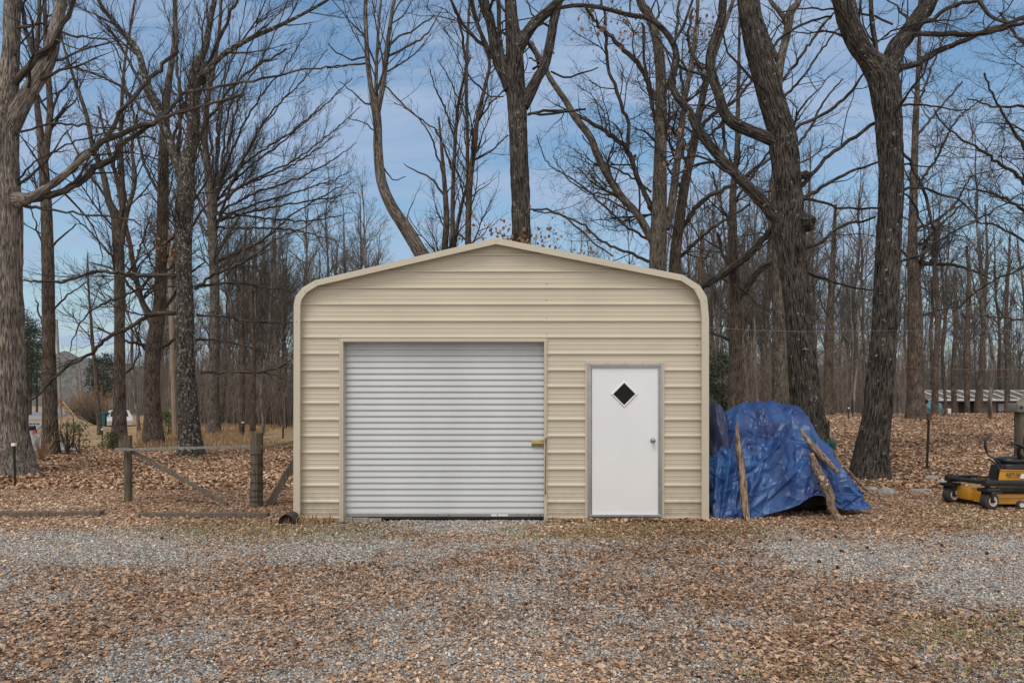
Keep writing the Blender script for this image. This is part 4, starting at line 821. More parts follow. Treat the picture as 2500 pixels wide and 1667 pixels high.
# ================================================================== MOWER
YEL = mat('yellow_paint', (.56, .27, .025), .35, 0, .06, 4, coat=.3); BLP = mat('black_paint', (.014, .014, .015), .33, 0, .2, 10); TYR = mat('tyre', (.02, .02, .02), .8, 0, .5, 12, .5, 60, col2=(.05, .045, .04)); SEAT = mat('black_vinyl', (.014, .014, .016), .32, 0, .2, 5); RIM = mat('pale_rim', (.55, .52, .47), .5, 0, .3, 12)
mw = empty('riding_mower', (7.9, 10.4, 0)); tag(mw, 'yellow and black zero-turn mower cut off by the right edge', 'mower')
def Mw(o, par=None):
    o.parent = par or mw; o.matrix_parent_inverse = Matrix.Translation((-7.9, -10.4, 0)); return o
def pb(x, y, Y): return px(x, y, Y)
def wheel(cx, cy, cz, r, wd, name='caster_wheel', ax='Y', rimr=.5):
    t = MB().lathe([(r * rimr, -wd / 2), (r * .82, -wd / 2), (r * .97, -wd * .36), (r, -wd * .15), (r, wd * .15), (r * .97, wd * .36), (r * .82, wd / 2), (r * rimr, wd / 2)], (cx, cy, cz), ax, 30).build('tyre', TYR, None, True)
    h = MB().lathe([(.001, -wd * .56), (r * .16, -wd * .60), (r * .2, -wd * .52), (r * .44, -wd * .52), (r * .55, -wd * .56), (r * .55, wd * .56), (r * .44, wd * .52), (r * .2, wd * .52), (r * .16, wd * .60), (.001, wd * .56)], (cx, cy, cz), ax, 26).build('rim', RIM, None, True)
    return t, h
def caster(xc, yb, Y, xs):
    s_ = Y / F; c = pb(xc, yb, Y); r = .132; g0 = float(hgt(c[0], Y)); cz = g0 + r
    e = empty('caster', (c[0], Y, g0)); Mw(e); e.rotation_euler = (0, 0, .25)
    for q in wheel(c[0], Y, cz, r, .12): q.parent = e; q.matrix_parent_inverse = Matrix.Translation((-c[0], -Y, -g0))
    f_ = MB(); z2 = cz + r + .035
    f_.box((c[0] - .13, Y - .09, z2 - .03), (c[0] + .10, Y + .09, z2 + .02), .01)
    for sy in (-1, 1): f_.box((c[0] - .055, Y + sy * .078 - .008, cz - .02), (c[0] - .005, Y + sy * .078 + .008, z2), .004)
    f_.tube([(c[0], Y - .095, cz), (c[0], Y + .095, cz)], .014, 10)
    f_.lathe([(.03, 0), (.035, .01), (.035, .15), (.028, .165)], (c[0] - .03, Y, z2), 'Z', 16)
    q = f_.build('fork', BLP, None, True); q.parent = e; q.matrix_parent_inverse = Matrix.Translation((-c[0], -Y, -g0)); return c[0], z2
cx1, z1_ = caster(2322, 1226, 10.72, 0); cx2, z2_ = caster(2415, 1242, 10.02, 0)
fm = MB()
# far arm, near arm, cross tube
fm.box((cx1 - .07, 10.68, z1_ + .04), (cx1 + .4, 10.78, z1_ + .135), .006); fm.box((cx1 + .35, 10.66, z1_ + .05), (9.5, 10.76, z1_ + .12), .006)
fm.box((cx2 - .09, 9.97, z2_ + .05), (9.4, 10.06, z2_ + .135), .006)
fm.tube([(cx1 - .03, 10.70, z1_ + .09), (cx1 + .12, 10.36, z1_ + .08), (cx2 + .02, 10.02, z2_ + .09)], .035, 8)
fm.box((cx1 + .25, 10.05, z1_ + .06), (cx1 + .95, 10.68, z1_ + .085), .004)
fm.box((cx2 + .1, 9.99, z2_ + .0), (9.2, 10.03, z2_ + .04), .004)
for x_ in (cx2 + .12, cx2 + .42, 8.2): fm.lathe([(.012, 0), (.012, -.012), (.001, -.014)], (x_, 9.97, z2_ + .095), 'Y', 8)
Mw(fm.build('frame', BLP, None, True))
# deck
dk = MB(); a = pb(2428, 1206, 10.15); zt = a[2]; zb0 = pb(2428, 1229, 10.15)[2]
pts = [(7.05, 10.3), (7.16, 10.12), (8.6, 10.08), (8.75, 10.25), (8.75, 11.0), (8.5, 11.15), (7.2, 11.15), (6.98, 10.95)]
n_ = len(pts); cxx, cyy = 7.9, 10.6; ring = lambda sc_, z: [(cxx + (x - cxx) * sc_, cyy + (y - cyy) * sc_, z) for x, y in pts]
V = ring(1.0, zb0) + ring(1.0, zt - .02) + ring(.975, zt + .005) + ring(.5, zt + .02); Fs = [(i * n_ + j, i * n_ + (j + 1) % n_, (i + 1) * n_ + (j + 1) % n_, (i + 1) * n_ + j) for i in range(3) for j in range(n_)] + [tuple(3 * n_ + j for j in range(n_)), tuple(range(n_))[::-1]]
dk.add(V, Fs); dk.box((6.98, 10.07, zt - .045), (8.7, 10.10, zt - .03), .003)
b0 = pb(2363, 1192, 10.5); dk.box((6.95, 10.40, zb0 + .02), (7.12, 10.75, zt + .06), .008)
Mw(dk.build('cutting_deck', YEL, None, True))
for q in wheel(*(tuple(pb(2493, 1232, 9.95)[:1]) + (9.96, .075)), .062, .05): q.name = 'roller_' + q.name; Mw(q)
# body and panel
bd = MB(); p0 = pb(2437, 1146, 10.08); p1 = pb(2540, 1152, 10.08); pz = pb(2437, 1176, 10.08)[2]
bd.add([(p0[0], 10.08, pz), (p0[0] + .03, 10.08, p0[2]), (8.75, 10.12, p1[2]), (8.75, 10.10, pz), (p0[0] + .14, 10.36, pz), (p0[0] + .17, 10.36, p0[2]), (8.75, 10.36, p1[2]), (8.75, 10.36, pz)], [(0, 1, 2, 3), (4, 7, 6, 5), (0, 4, 5, 1), (1, 5, 6, 2), (2, 6, 7, 3), (0, 3, 7, 4)])
bd.box((p0[0] + .03, 10.065, p0[2] - .012), (8.7, 10.082, p0[2] - .004), .001)
pan = Mw(bd.build('side_panel', YEL, None, False))
def text(name, s, loc, size, mt, par, shear=.0, ext=.0008, rx=90):
    cu_ = bpy.data.curves.new(name, 'FONT'); cu_.body = s; cu_.size = size; cu_.shear = shear; cu_.extrude = ext; cu_.offset = size * .012
    t_ = bpy.data.objects.new(name, cu_); COL.objects.link(t_); dg = bpy.context.evaluated_depsgraph_get(); me = bpy.data.meshes.new_from_object(t_.evaluated_get(dg)); bpy.data.objects.remove(t_)
    o = bpy.data.objects.new(name, me); COL.objects.link(o); me.materials.append(mt); me.transform(Matrix.Translation(loc) @ Matrix.Rotation(R(rx), 4, 'X')); Mw(o, par); return o
tl_ = pb(2456, 1162, 10.07); text('lettering', 'RZT-SX', (tl_[0], 10.072, tl_[2]), .068, BLP, mw, .25)
a = pb(2491, 1157, 10.07); Mw(MB().box((a[0], 10.073, a[2] - .065), (a[0] + .06, 10.078, a[2]), .001).build('decal', WHITE, None)); Mw(MB().box((a[0] - .19, 10.074, a[2] - .052), (a[0] - .02, 10.0785, a[2] - .047), 0).build('decal_stripe', BLP, None))
ORG = mat('orange_letters', (.75, .30, .03), .5); text('lettering', 'Cub Cadet', (cx1 + .27, 10.655, z1_ + .072), .05, ORG, mw)
# black firewall, seat, armrest
bk_ = MB(); f0 = pb(2425, 1140, 10.15); bk_.add([(f0[0] - .02, 10.12, pz - .02), (f0[0] + .05, 10.12, f0[2] + .03), (f0[0] + .14, 10.12, f0[2] + .03), (f0[0] + .08, 10.12, pz - .02), (f0[0] + .04, 10.34, pz - .02), (f0[0] + .10, 10.34, f0[2] + .03), (f0[0] + .14, 10.34, f0[2] + .03), (f0[0] + .08, 10.34, pz - .02)], [(0, 1, 2, 3), (4, 7, 6, 5), (0, 4, 5, 1), (1, 5, 6, 2), (2, 6, 7, 3), (0, 3, 7, 4)])
sz = pb(2445, 1140, 10.3)[2]; bk_.box((7.32, 10.13, sz - .03), (8.5, 10.36, sz + .03), .015); bk_.box((7.7, 10.36, sz - .3), (8.6, 10.75, sz + .03), .015)
Mw(bk_.build('body', BLP, None, True))
def cushion(name, c, r, e=2.6):
    a, b = np.meshgrid(np.linspace(0, 2 * np.pi, 40, endpoint=False), np.linspace(0, np.pi, 24)); sg = lambda v, p_: np.sign(v) * np.abs(v) ** p_
    V = np.stack([sg(np.cos(a), .6) * sg(np.sin(b), .6), sg(np.sin(a), .6) * sg(np.sin(b), .6), sg(np.cos(b), .8)], -1) * np.array(r) + np.array(c); i = np.arange(23)[:, None] * 40; j = np.arange(40)[None]; j2 = (j + 1) % 40
    return Mw(mesh_obj(name, V.reshape(-1, 3), np.stack([i + j2, i + j, i + 40 + j, i + 40 + j2], -1).reshape(-1, 4), SEAT, None, True))
s0 = pb(2470, 1122, 10.3); cushion('seat_cushion', (s0[0] + .18, 10.42, s0[2] - .02), (.30, .17, .065)); cushion('seat_base', (s0[0] + .18, 10.42, s0[2] - .09), (.31, .18, .045))
cushion('seat_back', (s0[0] + .47, 10.42, s0[2] + .20), (.07, .24, .26))
ar = MB(); a0, a1, a2 = pb(2455, 1087, 10.2), pb(2478, 1082, 10.2), pb(2497, 1090, 10.2); ar.tube([a0, a1, (a2 + a1) / 2, a2, a2 + np.array([.12, 0, -.02])], [.008, .02, .028, .034, .03], 12)
ar.tube([pb(2488, 1092, 10.22), pb(2487, 1105, 10.24), pb(2492, 1118, 10.28)], [.03, .025, .035], 10); Mw(ar.build('armrest', SEAT, None, True))
lv = MB(); lp = [pb(*q, 10.05) for q in [(2446, 1142), (2438, 1128), (2427, 1119), (2413, 1112), (2409, 1104), (2406, 1090), (2405, 1078), (2409, 1070), (2418, 1061)]]; lv.tube(lp[:5], .011, 10); lv.tube(lp[4:], [.016, .019, .019, .019, .017], 10)
Mw(lv.build('steering_lever', SEAT, None, True)); lv = MB(); lp = [pb(*q, 10.7) for q in [(2440, 1140), (2430, 1132), (2412, 1120)]]; lv.tube(lp, [.009, .012, .012], 8); Mw(lv.build('steering_lever', SEAT, None, True))
for yy in (9.98, 10.98):
    e = empty('drive_wheel', (8.75, yy, 0)); Mw(e)
    for q in wheel(8.75, yy, .25, .25, .2): q.parent = e; q.matrix_parent_inverse = Matrix.Translation((-8.75, -yy, 0))
Mw(MB().box((8.75, 10.15, .35), (9.35, 10.8, .8), .05).build('engine_cover', BLP, None, True))
# ---- post with cross arm at the right edge
pp = empty('wooden_post', (9.75, 13, 0)); tag(pp, 'thick wooden post with a short cross beam on top behind the mower', 'post')
def Pp(o): o.parent = pp; o.matrix_parent_inverse = Matrix.Translation((-9.75, -13, 0)); return o
a = px(2487, 1005, 13); Pp(MB().box((a[0], 12.95, -.1), (a[0] + .19, 13.13, a[2] + .02), .012).build('upright', GREENW, None, True))
a = px(2477, 984, 13); Pp(MB().box((a[0], 12.90, a[2] - .17), (a[0] + 1.6, 13.2, a[2]), .02).build('cross_beam', GREYW, None, True)); Pp(MB().lathe([(.001, -.01), (.03, -.01), (.03, .02), (.001, .02)], (a[0] + .05, 12.89, a[2] - .08), 'Y', 14).build('bolt', DARK, None, True))
a = px(2490, 984, 13); Pp(MB().add([(a[0], 12.95, a[2]), (a[0] + .3, 12.95, a[2]), (a[0] + .3, 12.95, a[2] + .35), (a[0], 13.1, a[2]), (a[0] + .3, 13.1, a[2]), (a[0] + .3, 13.1, a[2] + .35)], [(0, 1, 2), (3, 5, 4), (0, 3, 4, 1), (1, 4, 5, 2), (2, 5, 3, 0)]).build('gusset', GREYW, None))
# ================================================================== FAR SHED
YS = 60.; sh = empty('shed', (42, YS, 0)); tag(sh, 'long low brown shed with pale battens across its shingle roof behind the leaf field', 'shed')
def Sh(o, par=None): o.parent = par or sh; o.matrix_parent_inverse = Matrix.Translation((-42, -YS, 0)); return o
xl, xr = px(2268, 0, YS)[0], 50.; ze, zr = px(0, 976, YS)[2], px(0, 960, YS)[2] + .25
WALL = mat('mauve_boards', (.14, .10, .085), .9, 0, .2, 3, stretch=(6, 1, .5)); ROOF = mat('shingles', (.07, .06, .05), .95, 0, .4, 6, col2=(.17, .15, .13)); BATT = mat('pale_batten', (.62, .62, .62), .7)
Sh(MB().box((xl, YS, -.4), (xr, YS + 4, ze)).build('wall', WALL)); Sh(MB().add([(xl - .3, YS - .4, ze - .05), (xr, YS - .4, ze - .05), (xr, YS + 2, zr), (xl - .3, YS + 2, zr), (xr, YS + 4.4, ze), (xl - .3, YS + 4.4, ze)], [(0, 1, 2, 3), (3, 2, 4, 5), (0, 3, 5)]).build('roof', ROOF))
bt = MB(); bt.box((xl - .3, YS - .46, ze - .08), (xr, YS - .41, ze + .07)); bt.box((xl - .3, YS + 1.9, zr), (xr, YS + 2.1, zr + .06))
for xx in np.arange(xl + .4, xr, 1.15):
    a, b = Vector((xx + .55, YS - .42, ze + .03)), Vector((xx, YS + 1.95, zr + .05)); bt.tube([a, b], .055, 4)
Sh(bt.build('roof_battens', BATT))
a = px(2433, 982, YS); dw = Sh(MB().box((a[0], YS - .05, -.3), (a[0] + .12, YS - .005, a[2])).box((a[0] + .9, YS - .05, -.3), (a[0] + 1.02, YS - .005, a[2])).box((a[0], YS - .052, a[2] - .12), (a[0] + 1.02, YS - .006, a[2])).box((a[0], YS - .05, .8), (a[0] + 1.02, YS - .007, .9)).build('window', DARK))
Sh(MB().box((a[0] + .12, YS - .03, -.2), (a[0] + .9, YS - .01, a[2] - .12)).build('pane', mat('grey_pane', (.25, .26, .28), .3)), None)
a = px(2367, 980, YS); Sh(MB().box((a[0], YS - .04, -.3), (a[0] + .35, YS - .01, a[2])).build('doorway', flat('dark_doorway', (.01, .01, .01))))
a = px(2340, 982, YS); Sh(MB().box((a[0], YS - .04, -.3), (a[0] + .5, YS - .01, a[2])).build('doorway', flat('dark_doorway2', (.02, .018, .016))))
o = blob('tarp', (px(2282, 0, 59)[0], 59.2, .9), (.75, .4, 1.0), mat('teal_tarp', (.06, .17, .21), .5), 61, .35, 50, 36, 2); tag(o, 'torn teal tarp hanging at the left end of the far shed', 'tarp')
o = MB().box((px(2310, 0, 57)[0], 57, .4), (px(2325, 0, 57)[0], 57.4, px(0, 1001, 57)[2] + .12), .05).build('white_crate', BATT); tag(o, 'small white crate in front of the far shed', 'crate')
o = MB().lathe([(.001, -.35), (.2, -.33), (.24, -.2), (.24, .2), (.2, .33), (.001, .35)], (px(2008, 0, 40)[0], 40, px(0, 1002, 40)[2] - .02), 'X', 18).build('gas_tank', mat('pale_green', (.36, .42, .37), .6), None, True); tag(o, 'pale green tank lying at the wood edge right of the leaning dark trunk', 'tank')
# ---- utility poles and road-side things
PWOOD = wood_mat('pole_wood', (.15, .135, .12), (.34, .315, .29), 3, (8, 8, .6)); PW2 = wood_mat('pole_tan', (.20, .145, .10), (.36, .27, .20), 3, (8, 8, .6))
def pole(xt, yt, xb, yb, Y, wd, lab, mt=PWOOD, arm=None, group='utility poles along the road'):
    a, t = px(xb, yb, Y), px(xt, yt, Y); r = wd * .5 / F * Y; o = empty('utility_pole', tuple(a)); tag(o, lab, 'utility pole', group)
    q = MB().tube([a - np.array([0, 0, .5]), (a + t) / 2, t], [r * 1.1, r, r * .85], 12).build('pole', mt, o, True); q.matrix_parent_inverse = Matrix.Translation(tuple(-a))
    if arm:
        z_ = CZ - (arm[1] - HY) / F * Y; xa, xb_ = (arm[0] - 1250) / F * Y, (arm[2] - 1250) / F * Y; m = MB().box((xa, Y - r - .1, z_ - .07), (xb_, Y - r, z_ + .07), .01)
        for e in np.linspace(xa + .1, xb_ - .1, 3): m.lathe([(.05, 0), (.07, .1), (.03, .2)], (e, Y - r - .05, z_ + .07), 'Z', 8)
        q = m.build('cross_arm', mt, o, True); q.matrix_parent_inverse = Matrix.Translation(tuple(-a))
pole(138, 780, 149, 1016, 72, 6.5, 'grey utility pole standing just right of the dark mossy trunk', arm=(137, 871, 172)); pole(186, 900, 195, 1012, 96, 5.5, 'pale utility pole with a wide cross arm, left of the close pair', arm=(158, 919, 212)); pole(192, 884, 204, 1012, 88, 5.5, 'taller plain utility pole, right of the close pair')
pole(221, 920, 223, 1006, 120, 3.5, 'small farthest utility pole before the wooded hill'); pole(412, 560, 427, 1066, 30, 10, 'tan wooden pole rising between two big left trunks', PW2, group='utility poles along the road')
o = MB().tube([px(153, 980, 21.5), px(178, 1010, 21.6), px(246, 1104, 22)], .019, 8).build('guy_wire_guard', mat('pale_yellow_guard', (.58, .52, .33), .5), None, True); tag(o, 'pale yellow guard tube of a slanting guy wire', 'guy wire guard')
c = px(84, 1062, 34.5); cn = empty('road_marker', tuple(c)); tag(cn, 'small red and white marker beside the grey road', 'road marker')
cn.scale = (.7, .7, .7); RED = mat('red_paint', (.30, .035, .035), .6)
MB().lathe([(.24, 0), (.22, .08), (.10, .5), (.03, .72), (.001, .73)], (0, 0, 0), 'Z', 16).build('cone', RED, cn, True); MB().lathe([(.15, .26), (.155, .27), (.12, .42), (.115, .42)], (0, 0, 0), 'Z', 16).build('stripe', WHITE, cn, True)
MB().tube([(-.28, 0, .80), (0, 0, .84), (.28, 0, .80)], .03, 8).tube([(-.3, 0, .74), (-.3, 0, .86)], .05, 8).tube([(.3, 0, .74), (.3, 0, .86)], .05, 8).tube([(0, 0, .7), (0, 0, .86)], .03, 8).build('lamp_bar', DARK, cn, True)
c = px(76, 1064, 33.5); mb_ = empty('mailbox', tuple(c)); tag(mb_, 'dark mailbox on a pale post left of the red and white marker', 'mailbox')
MB().box((-.04, -.04, -.1), (.04, .04, .3), .005).build('post', WHITE, mb_); MB().box((-.10, -.22, .28), (.10, .22, .42), .03).tube([(0, -.22, .40), (0, .22, .40)], .1, 14).build('box', DARK, mb_, True)
cY = 46.; c = px(253, 1046, cY); tb_ = empty('trash_bin', tuple(c)); tag(tb_, 'teal wheeled bin beside the dark trunk near the road', 'bin')
TEAL = mat('teal_plastic', (.01, .085, .10), .5); V = [(-.25, -.3, .05), (.25, -.3, .05), (.25, .3, .05), (-.25, .3, .05), (-.32, -.38, 1.0), (.32, -.38, 1.0), (.32, .38, 1.0), (-.32, .38, 1.0)]
MB().add(V, [(0, 3, 2, 1), (4, 5, 6, 7), (0, 1, 5, 4), (1, 2, 6, 5), (2, 3, 7, 6), (3, 0, 4, 7)]).build('bin_body', TEAL, tb_); MB().box((-.35, -.42, 1.0), (.35, .40, 1.08), .03).build('lid', TEAL, tb_, True); MB().lathe([(.1, -.04), (.1, .04)], (-.25, .25, .1), 'X', 12).lathe([(.1, -.04), (.1, .04)], (.25, .25, .1), 'X', 12).build('wheel', DARK, tb_, True)
# parked car, mostly hidden by trunks
c = px(290, 1046, 47); ca = empty('parked_car', tuple(c), R(122)); ca.scale = (.85, .85, .9); tag(ca, 'white parked car half hidden behind a big trunk next to the teal bin', 'car')
pf = [(-2.1, .3), (-2.15, .62), (-2.0, .82), (-1.15, .92), (-.55, 1.36), (.75, 1.40), (1.45, .98), (2.05, .92), (2.15, .6), (2.1, .3)]
V = []; 
for e, s_ in ((-.85, .92), (-.88, 1.0), (.88, 1.0), (.85, .92)): V += [(x * (s_ if s_ < 1 else 1), e * (1 if z < .95 else .8), z) for x, z in pf]
m_ = len(pf); MB().add(V, [(i * m_ + j, i * m_ + j + 1, (i + 1) * m_ + j + 1, (i + 1) * m_ + j) for i in range(3) for j in range(m_ - 1)] + [tuple(range(m_))[::-1], tuple(3 * m_ + j for j in range(m_))]).build('body', mat('white_car', (.5, .49, .5), .35), ca, True)
MB().add([(-1.0, -.80, .95), (-.5, -.73, 1.3), (.7, -.73, 1.33), (1.3, -.80, 1.0), (-1.0, -.82, .95), (-.5, -.75, 1.3), (.7, -.75, 1.33), (1.3, -.82, 1.0)], [(4, 7, 6, 5)]).build('side_window', GLASS, ca)
MB().add([(-1.14, -.62, .945), (-1.14, .62, .945), (-.60, .55, 1.34), (-.60, -.55, 1.34)], [(0, 1, 2, 3)]).build('windscreen', GLASS, ca)
for y in (-.62, .62): MB().box((-2.16, y - .16, .60), (-2.10, y + .16, .74), .02).build('headlight', WHITE, ca)
MB().box((-2.17, -.4, .42), (-2.12, .4, .60), .02).build('grille', DARK, ca)
for x in (-1.35, 1.35):
    for y in (-.8, .8): MB().lathe([(.1, -.1), (.30, -.11), (.33, -.06), (.33, .06), (.30, .11), (.1, .1)], (x, y, .33), 'Y', 22).build('wheel', TYR, ca, True)
# ================================================================== TREES
BG = 'big bare trees round the garage'
# far-left giant
tree('oak_tree', 'huge pale barked trunk cut by the left edge, low limb reaching right', BG, None,
 [[(12, 1158, 150), (10, 1080, 118), (8, 1000, 108), (4, 800, 104), (0, 600, 102), (2, 500, 98), (2, 400, 84), (8, 300, 72), (20, 200, 46), (28, 100, 38), (31, 0, 38)],
  [(14, 330, 50), (45, 270, 44), (72, 225, 40), (105, 170, 38), (125, 125, 34), (138, 60, 30), (150, 0, 27)],
  [(20, 488, 64), (48, 488, 42), (75, 482, 26), (110, 461, 19), (155, 428, 17), (220, 371, 15)]],
 [[(110, 461, 17), (155, 428, 16), (220, 371, 15), (261, 343, 14), (335, 310, 12), (384, 294, 11), (416, 265, 9), (457, 228, 8), (510, 216, 7), (584, 204, 6), (694, 180, 5), (775, 165, 4), (862, 154, 3)], [(18, 220, 20), (40, 195, 17), (75, 155, 16), (85, 138, 16), (130, 112, 14), (150, 60, 12), (182, 0, 10)], [(85, 140, 13), (72, 95, 11), (62, 60, 10), (52, 0, 9)],
  [(384, 294, 10), (450, 273, 8), (500, 256, 7), (560, 240, 6), (592, 231, 5)], [(75, 486, 20), (143, 469, 16), (196, 445, 16), (229, 412, 15), (278, 388, 14), (294, 355, 12), (339, 326, 11), (380, 295, 7)],
  [(261, 343, 11), (286, 286, 9), (335, 228, 9), (367, 196, 9), (420, 135, 8), (430, 118, 8), (426, 40, 6)], [(60, 503, 9), (122, 512, 6), (175, 518, 5), (228, 526, 5), (314, 535, 4), (347, 551, 3)],
  [(20, 330, 7), (70, 320, 5), (130, 302, 5), (200, 305, 5), (280, 315, 3)], [(35, 450, 5), (80, 400, 4), (130, 370, 4), (180, 345, 4), (240, 330, 4), (310, 310, 2)], [(40, 70, 8), (100, 60, 6), (170, 85, 5), (260, 100, 4), (300, 150, 3)]],
 BARK_TAN, TWIG_GREY, 1, 'oak', .75, .25, .026, k=110)
tree('oak_tree', 'slim dark straight trunk just right of the huge pale trunk', BG, None,
 [[(123, 1110, 46), (122, 1000, 36), (119, 800, 31), (116, 600, 29), (113, 500, 26), (106, 400, 24), (98, 320, 18), (88, 230, 14), (88, 150, 12), (94, 60, 10), (96, 0, 9)], [(110, 390, 18), (118, 320, 17), (122, 270, 16), (118, 190, 14), (112, 120, 12), (108, 0, 9)]],
 [[(122, 290, 7), (145, 230, 5), (180, 190, 4)], [(104, 600, 5), (80, 520, 3), (60, 470, 2)], [(130, 600, 5), (160, 570, 4), (187, 550, 3)], [(128, 760, 5), (165, 720, 4), (210, 690, 3)], [(108, 800, 5), (90, 750, 4), (88, 735, 3)], [(118, 330, 6), (150, 280, 5), (190, 240, 3)]],
 BARK_BROWN, TWIG_GREY, 2, 'forest', 1.2)
tree('oak_tree', 'dark trunk covered in pale lichen rising behind the wooden rail fence', BG, None,
 [[(467, 1112, 72), (462, 1050, 58), (456, 950, 50), (452, 850, 44), (453, 760, 42), (450, 690, 40), (448, 620, 42), (450, 540, 44), (453, 470, 46), (458, 400, 38), (470, 330, 34), (473, 250, 30), (474, 175, 26), (500, 120, 18), (512, 60, 15), (524, 0, 14)],
  [(449, 450, 34), (425, 380, 26), (405, 320, 24), (392, 278, 22), (359, 204, 19), (335, 122, 16), (294, 73, 13), (253, 24, 11), (240, 0, 10)],
  [(480, 190, 20), (502, 178, 18), (543, 135, 14), (612, 94, 12), (670, 69, 10), (735, 37, 8), (800, 0, 7)]],
 [[(436, 671, 12), (370, 672, 11), (330, 672, 9), (286, 665, 8), (230, 664, 8), (180, 682, 7), (130, 688, 6), (52, 685, 4)], [(436, 762, 13), (368, 768, 11), (330, 791, 10), (264, 824, 9), (222, 862, 8), (165, 895, 7), (137, 919, 7), (108, 952, 5), (66, 980, 3)],
  [(370, 672, 6), (330, 710, 5), (262, 738, 5), (220, 762, 4), (190, 800, 3), (170, 860, 2)], [(476, 705, 8), (520, 670, 7), (583, 645, 6), (640, 612, 5), (680, 580, 4), (760, 545, 3), (860, 445, 2)], [(474, 700, 7), (560, 690, 6), (640, 700, 5), (715, 710, 3)],
  [(480, 768, 6), (560, 775, 5), (640, 787, 5), (715, 786, 4)], [(490, 910, 6), (560, 909, 6), (640, 908, 5), (680, 894, 4), (715, 890, 3)], [(640, 908, 4), (680, 922, 3), (715, 932, 3)], [(478, 830, 7), (520, 828, 5), (580, 840, 4), (660, 860, 3)],
  [(400, 300, 10), (370, 250, 8), (330, 180, 7), (300, 120, 6), (260, 60, 5)], [(430, 390, 10), (440, 300, 8), (435, 200, 7), (428, 100, 6), (424, 0, 5)], [(475, 240, 12), (500, 180, 9), (540, 90, 8), (580, 0, 6)], [(460, 420, 12), (490, 330, 9), (530, 260, 7), (600, 180, 6), (700, 120, 4)], [(395, 290, 9), (350, 270, 7), (300, 215, 6), (230, 180, 5), (160, 160, 4)],
  [(440, 560, 8), (410, 590, 6), (385, 600, 5)], [(380, 340, 6), (330, 330, 5), (280, 310, 4), (230, 280, 3)]],
 BARK_LICH, TWIG_GREY, 3, 'elm', 1.45, .3, .014, leaves=[(430, 610), (400, 605), (385, 620), (440, 600)], k=56)
tree('oak_tree', 'brown forked trunk with a burl, just left of the lichened trunk', BG, None,
 [[(374, 1086, 58), (372, 1000, 42), (371, 900, 40), (378, 830, 38), (388, 760, 34), (392, 690, 30), (396, 560, 28), (398, 420, 26), (403, 290, 22), (412, 200, 16), (426, 100, 13), (428, 0, 12)],
  [(380, 800, 26), (362, 765, 20), (345, 730, 15), (328, 660, 13), (318, 600, 12), (300, 520, 11), (285, 440, 10), (262, 350, 8), (240, 260, 6)]],
 [[(380, 850, 10), (340, 840, 8), (300, 830, 6), (240, 800, 4)], [(385, 850, 12), (410, 840, 9), (440, 820, 6)], [(392, 760, 10), (420, 730, 8), (450, 680, 6), (500, 640, 4)], [(398, 480, 9), (360, 420, 7), (340, 350, 6), (320, 250, 5), (290, 150, 4)], [(402, 420, 9), (420, 340, 7), (450, 260, 6), (470, 160, 5)], [(345, 730, 8), (310, 690, 6), (280, 660, 5), (220, 640, 3)], [(380, 880, 6), (350, 850, 5), (330, 800, 5), (345, 870, 3)]],
 BARK_BROWN, TWIG_GREY, 4, 'oak', 1.35, leaves=[(330, 620), (345, 612), (370, 600), (355, 605)], k=44)
tree('oak_tree', 'grey trunk left of the brown forked trunk, splitting into tall thin stems', BG, None,
 [[(290, 1096, 46), (292, 1000, 32), (292, 860, 27), (292, 700, 26), (289, 612, 28), (282, 530, 24), (265, 490, 18), (253, 428, 15), (229, 367, 12), (212, 286, 11), (192, 224, 9), (171, 163, 7), (150, 90, 5), (140, 0, 4)],
  [(289, 560, 18), (300, 500, 15), (297, 420, 13), (295, 330, 11), (298, 240, 9), (305, 150, 7), (320, 60, 6), (330, 0, 5)], [(295, 600, 15), (310, 520, 12), (330, 440, 10), (322, 360, 8), (335, 280, 6)]],
 [[(284, 920, 6), (270, 905, 5), (250, 900, 3)], [(296, 915, 6), (320, 900, 5), (340, 860, 3)], [(265, 490, 7), (235, 450, 6), (200, 400, 5), (165, 320, 4)], [(290, 640, 7), (250, 600, 5), (215, 560, 4), (170, 520, 3)], [(300, 680, 7), (330, 640, 6), (345, 600, 5), (370, 520, 3)]],
 BARK_BROWN, TWIG_GREY, 5, 'elm', 1.35, k=44)
fan = []
for j, (x1, y1, cx, cy) in enumerate([(860, 190, 700, 330), (880, 260, 720, 390), (860, 420, 720, 470), (800, 120, 650, 290), (760, 60, 620, 260), (700, 10, 590, 230), (640, 0, 570, 220), (820, 330, 680, 420), (870, 350, 740, 430), (600, 0, 550, 200), (560, 30, 535, 240), (860, 520, 740, 540), (830, 590, 700, 560), (480, 20, 500, 240), (440, 120, 480, 330), (870, 470, 700, 500), (740, 160, 620, 340), (800, 240, 660, 370)]):
    y0 = 470 + (j * 37) % 120; x0 = 524 - (y0 - 500) * .05
    fan.append([(x0, y0, 7.5 - j * .2), (x0 * .6 + cx * .4, y0 * .5 + cy * .5, 5.5), (cx, cy, 4.2), ((cx + x1) / 2 + 8, (cy + y1) / 2, 3), (x1, y1, 1.6)])
tree('elm_tree', 'tall tree fanning many fine upswept branches over the left of the garage', BG, None,
 [[(522, 1062, 40), (522, 1000, 27), (524, 890, 25), (524, 700, 25), (520, 600, 25), (516, 500, 24), (508, 420, 20), (500, 340, 16), (505, 260, 14), (520, 170, 12), (535, 80, 9), (540, 0, 7)]], fan + [[(524, 640, 10), (570, 620, 8), (640, 590, 6), (720, 520, 4), (840, 450, 3)], [(524, 560, 9), (480, 480, 7), (450, 420, 6), (430, 330, 4)]],
 BARK_GREY, TWIG_GREY, 6, 'elm', 1.15, k=44, leaves=[(500, 570), (515, 560)])
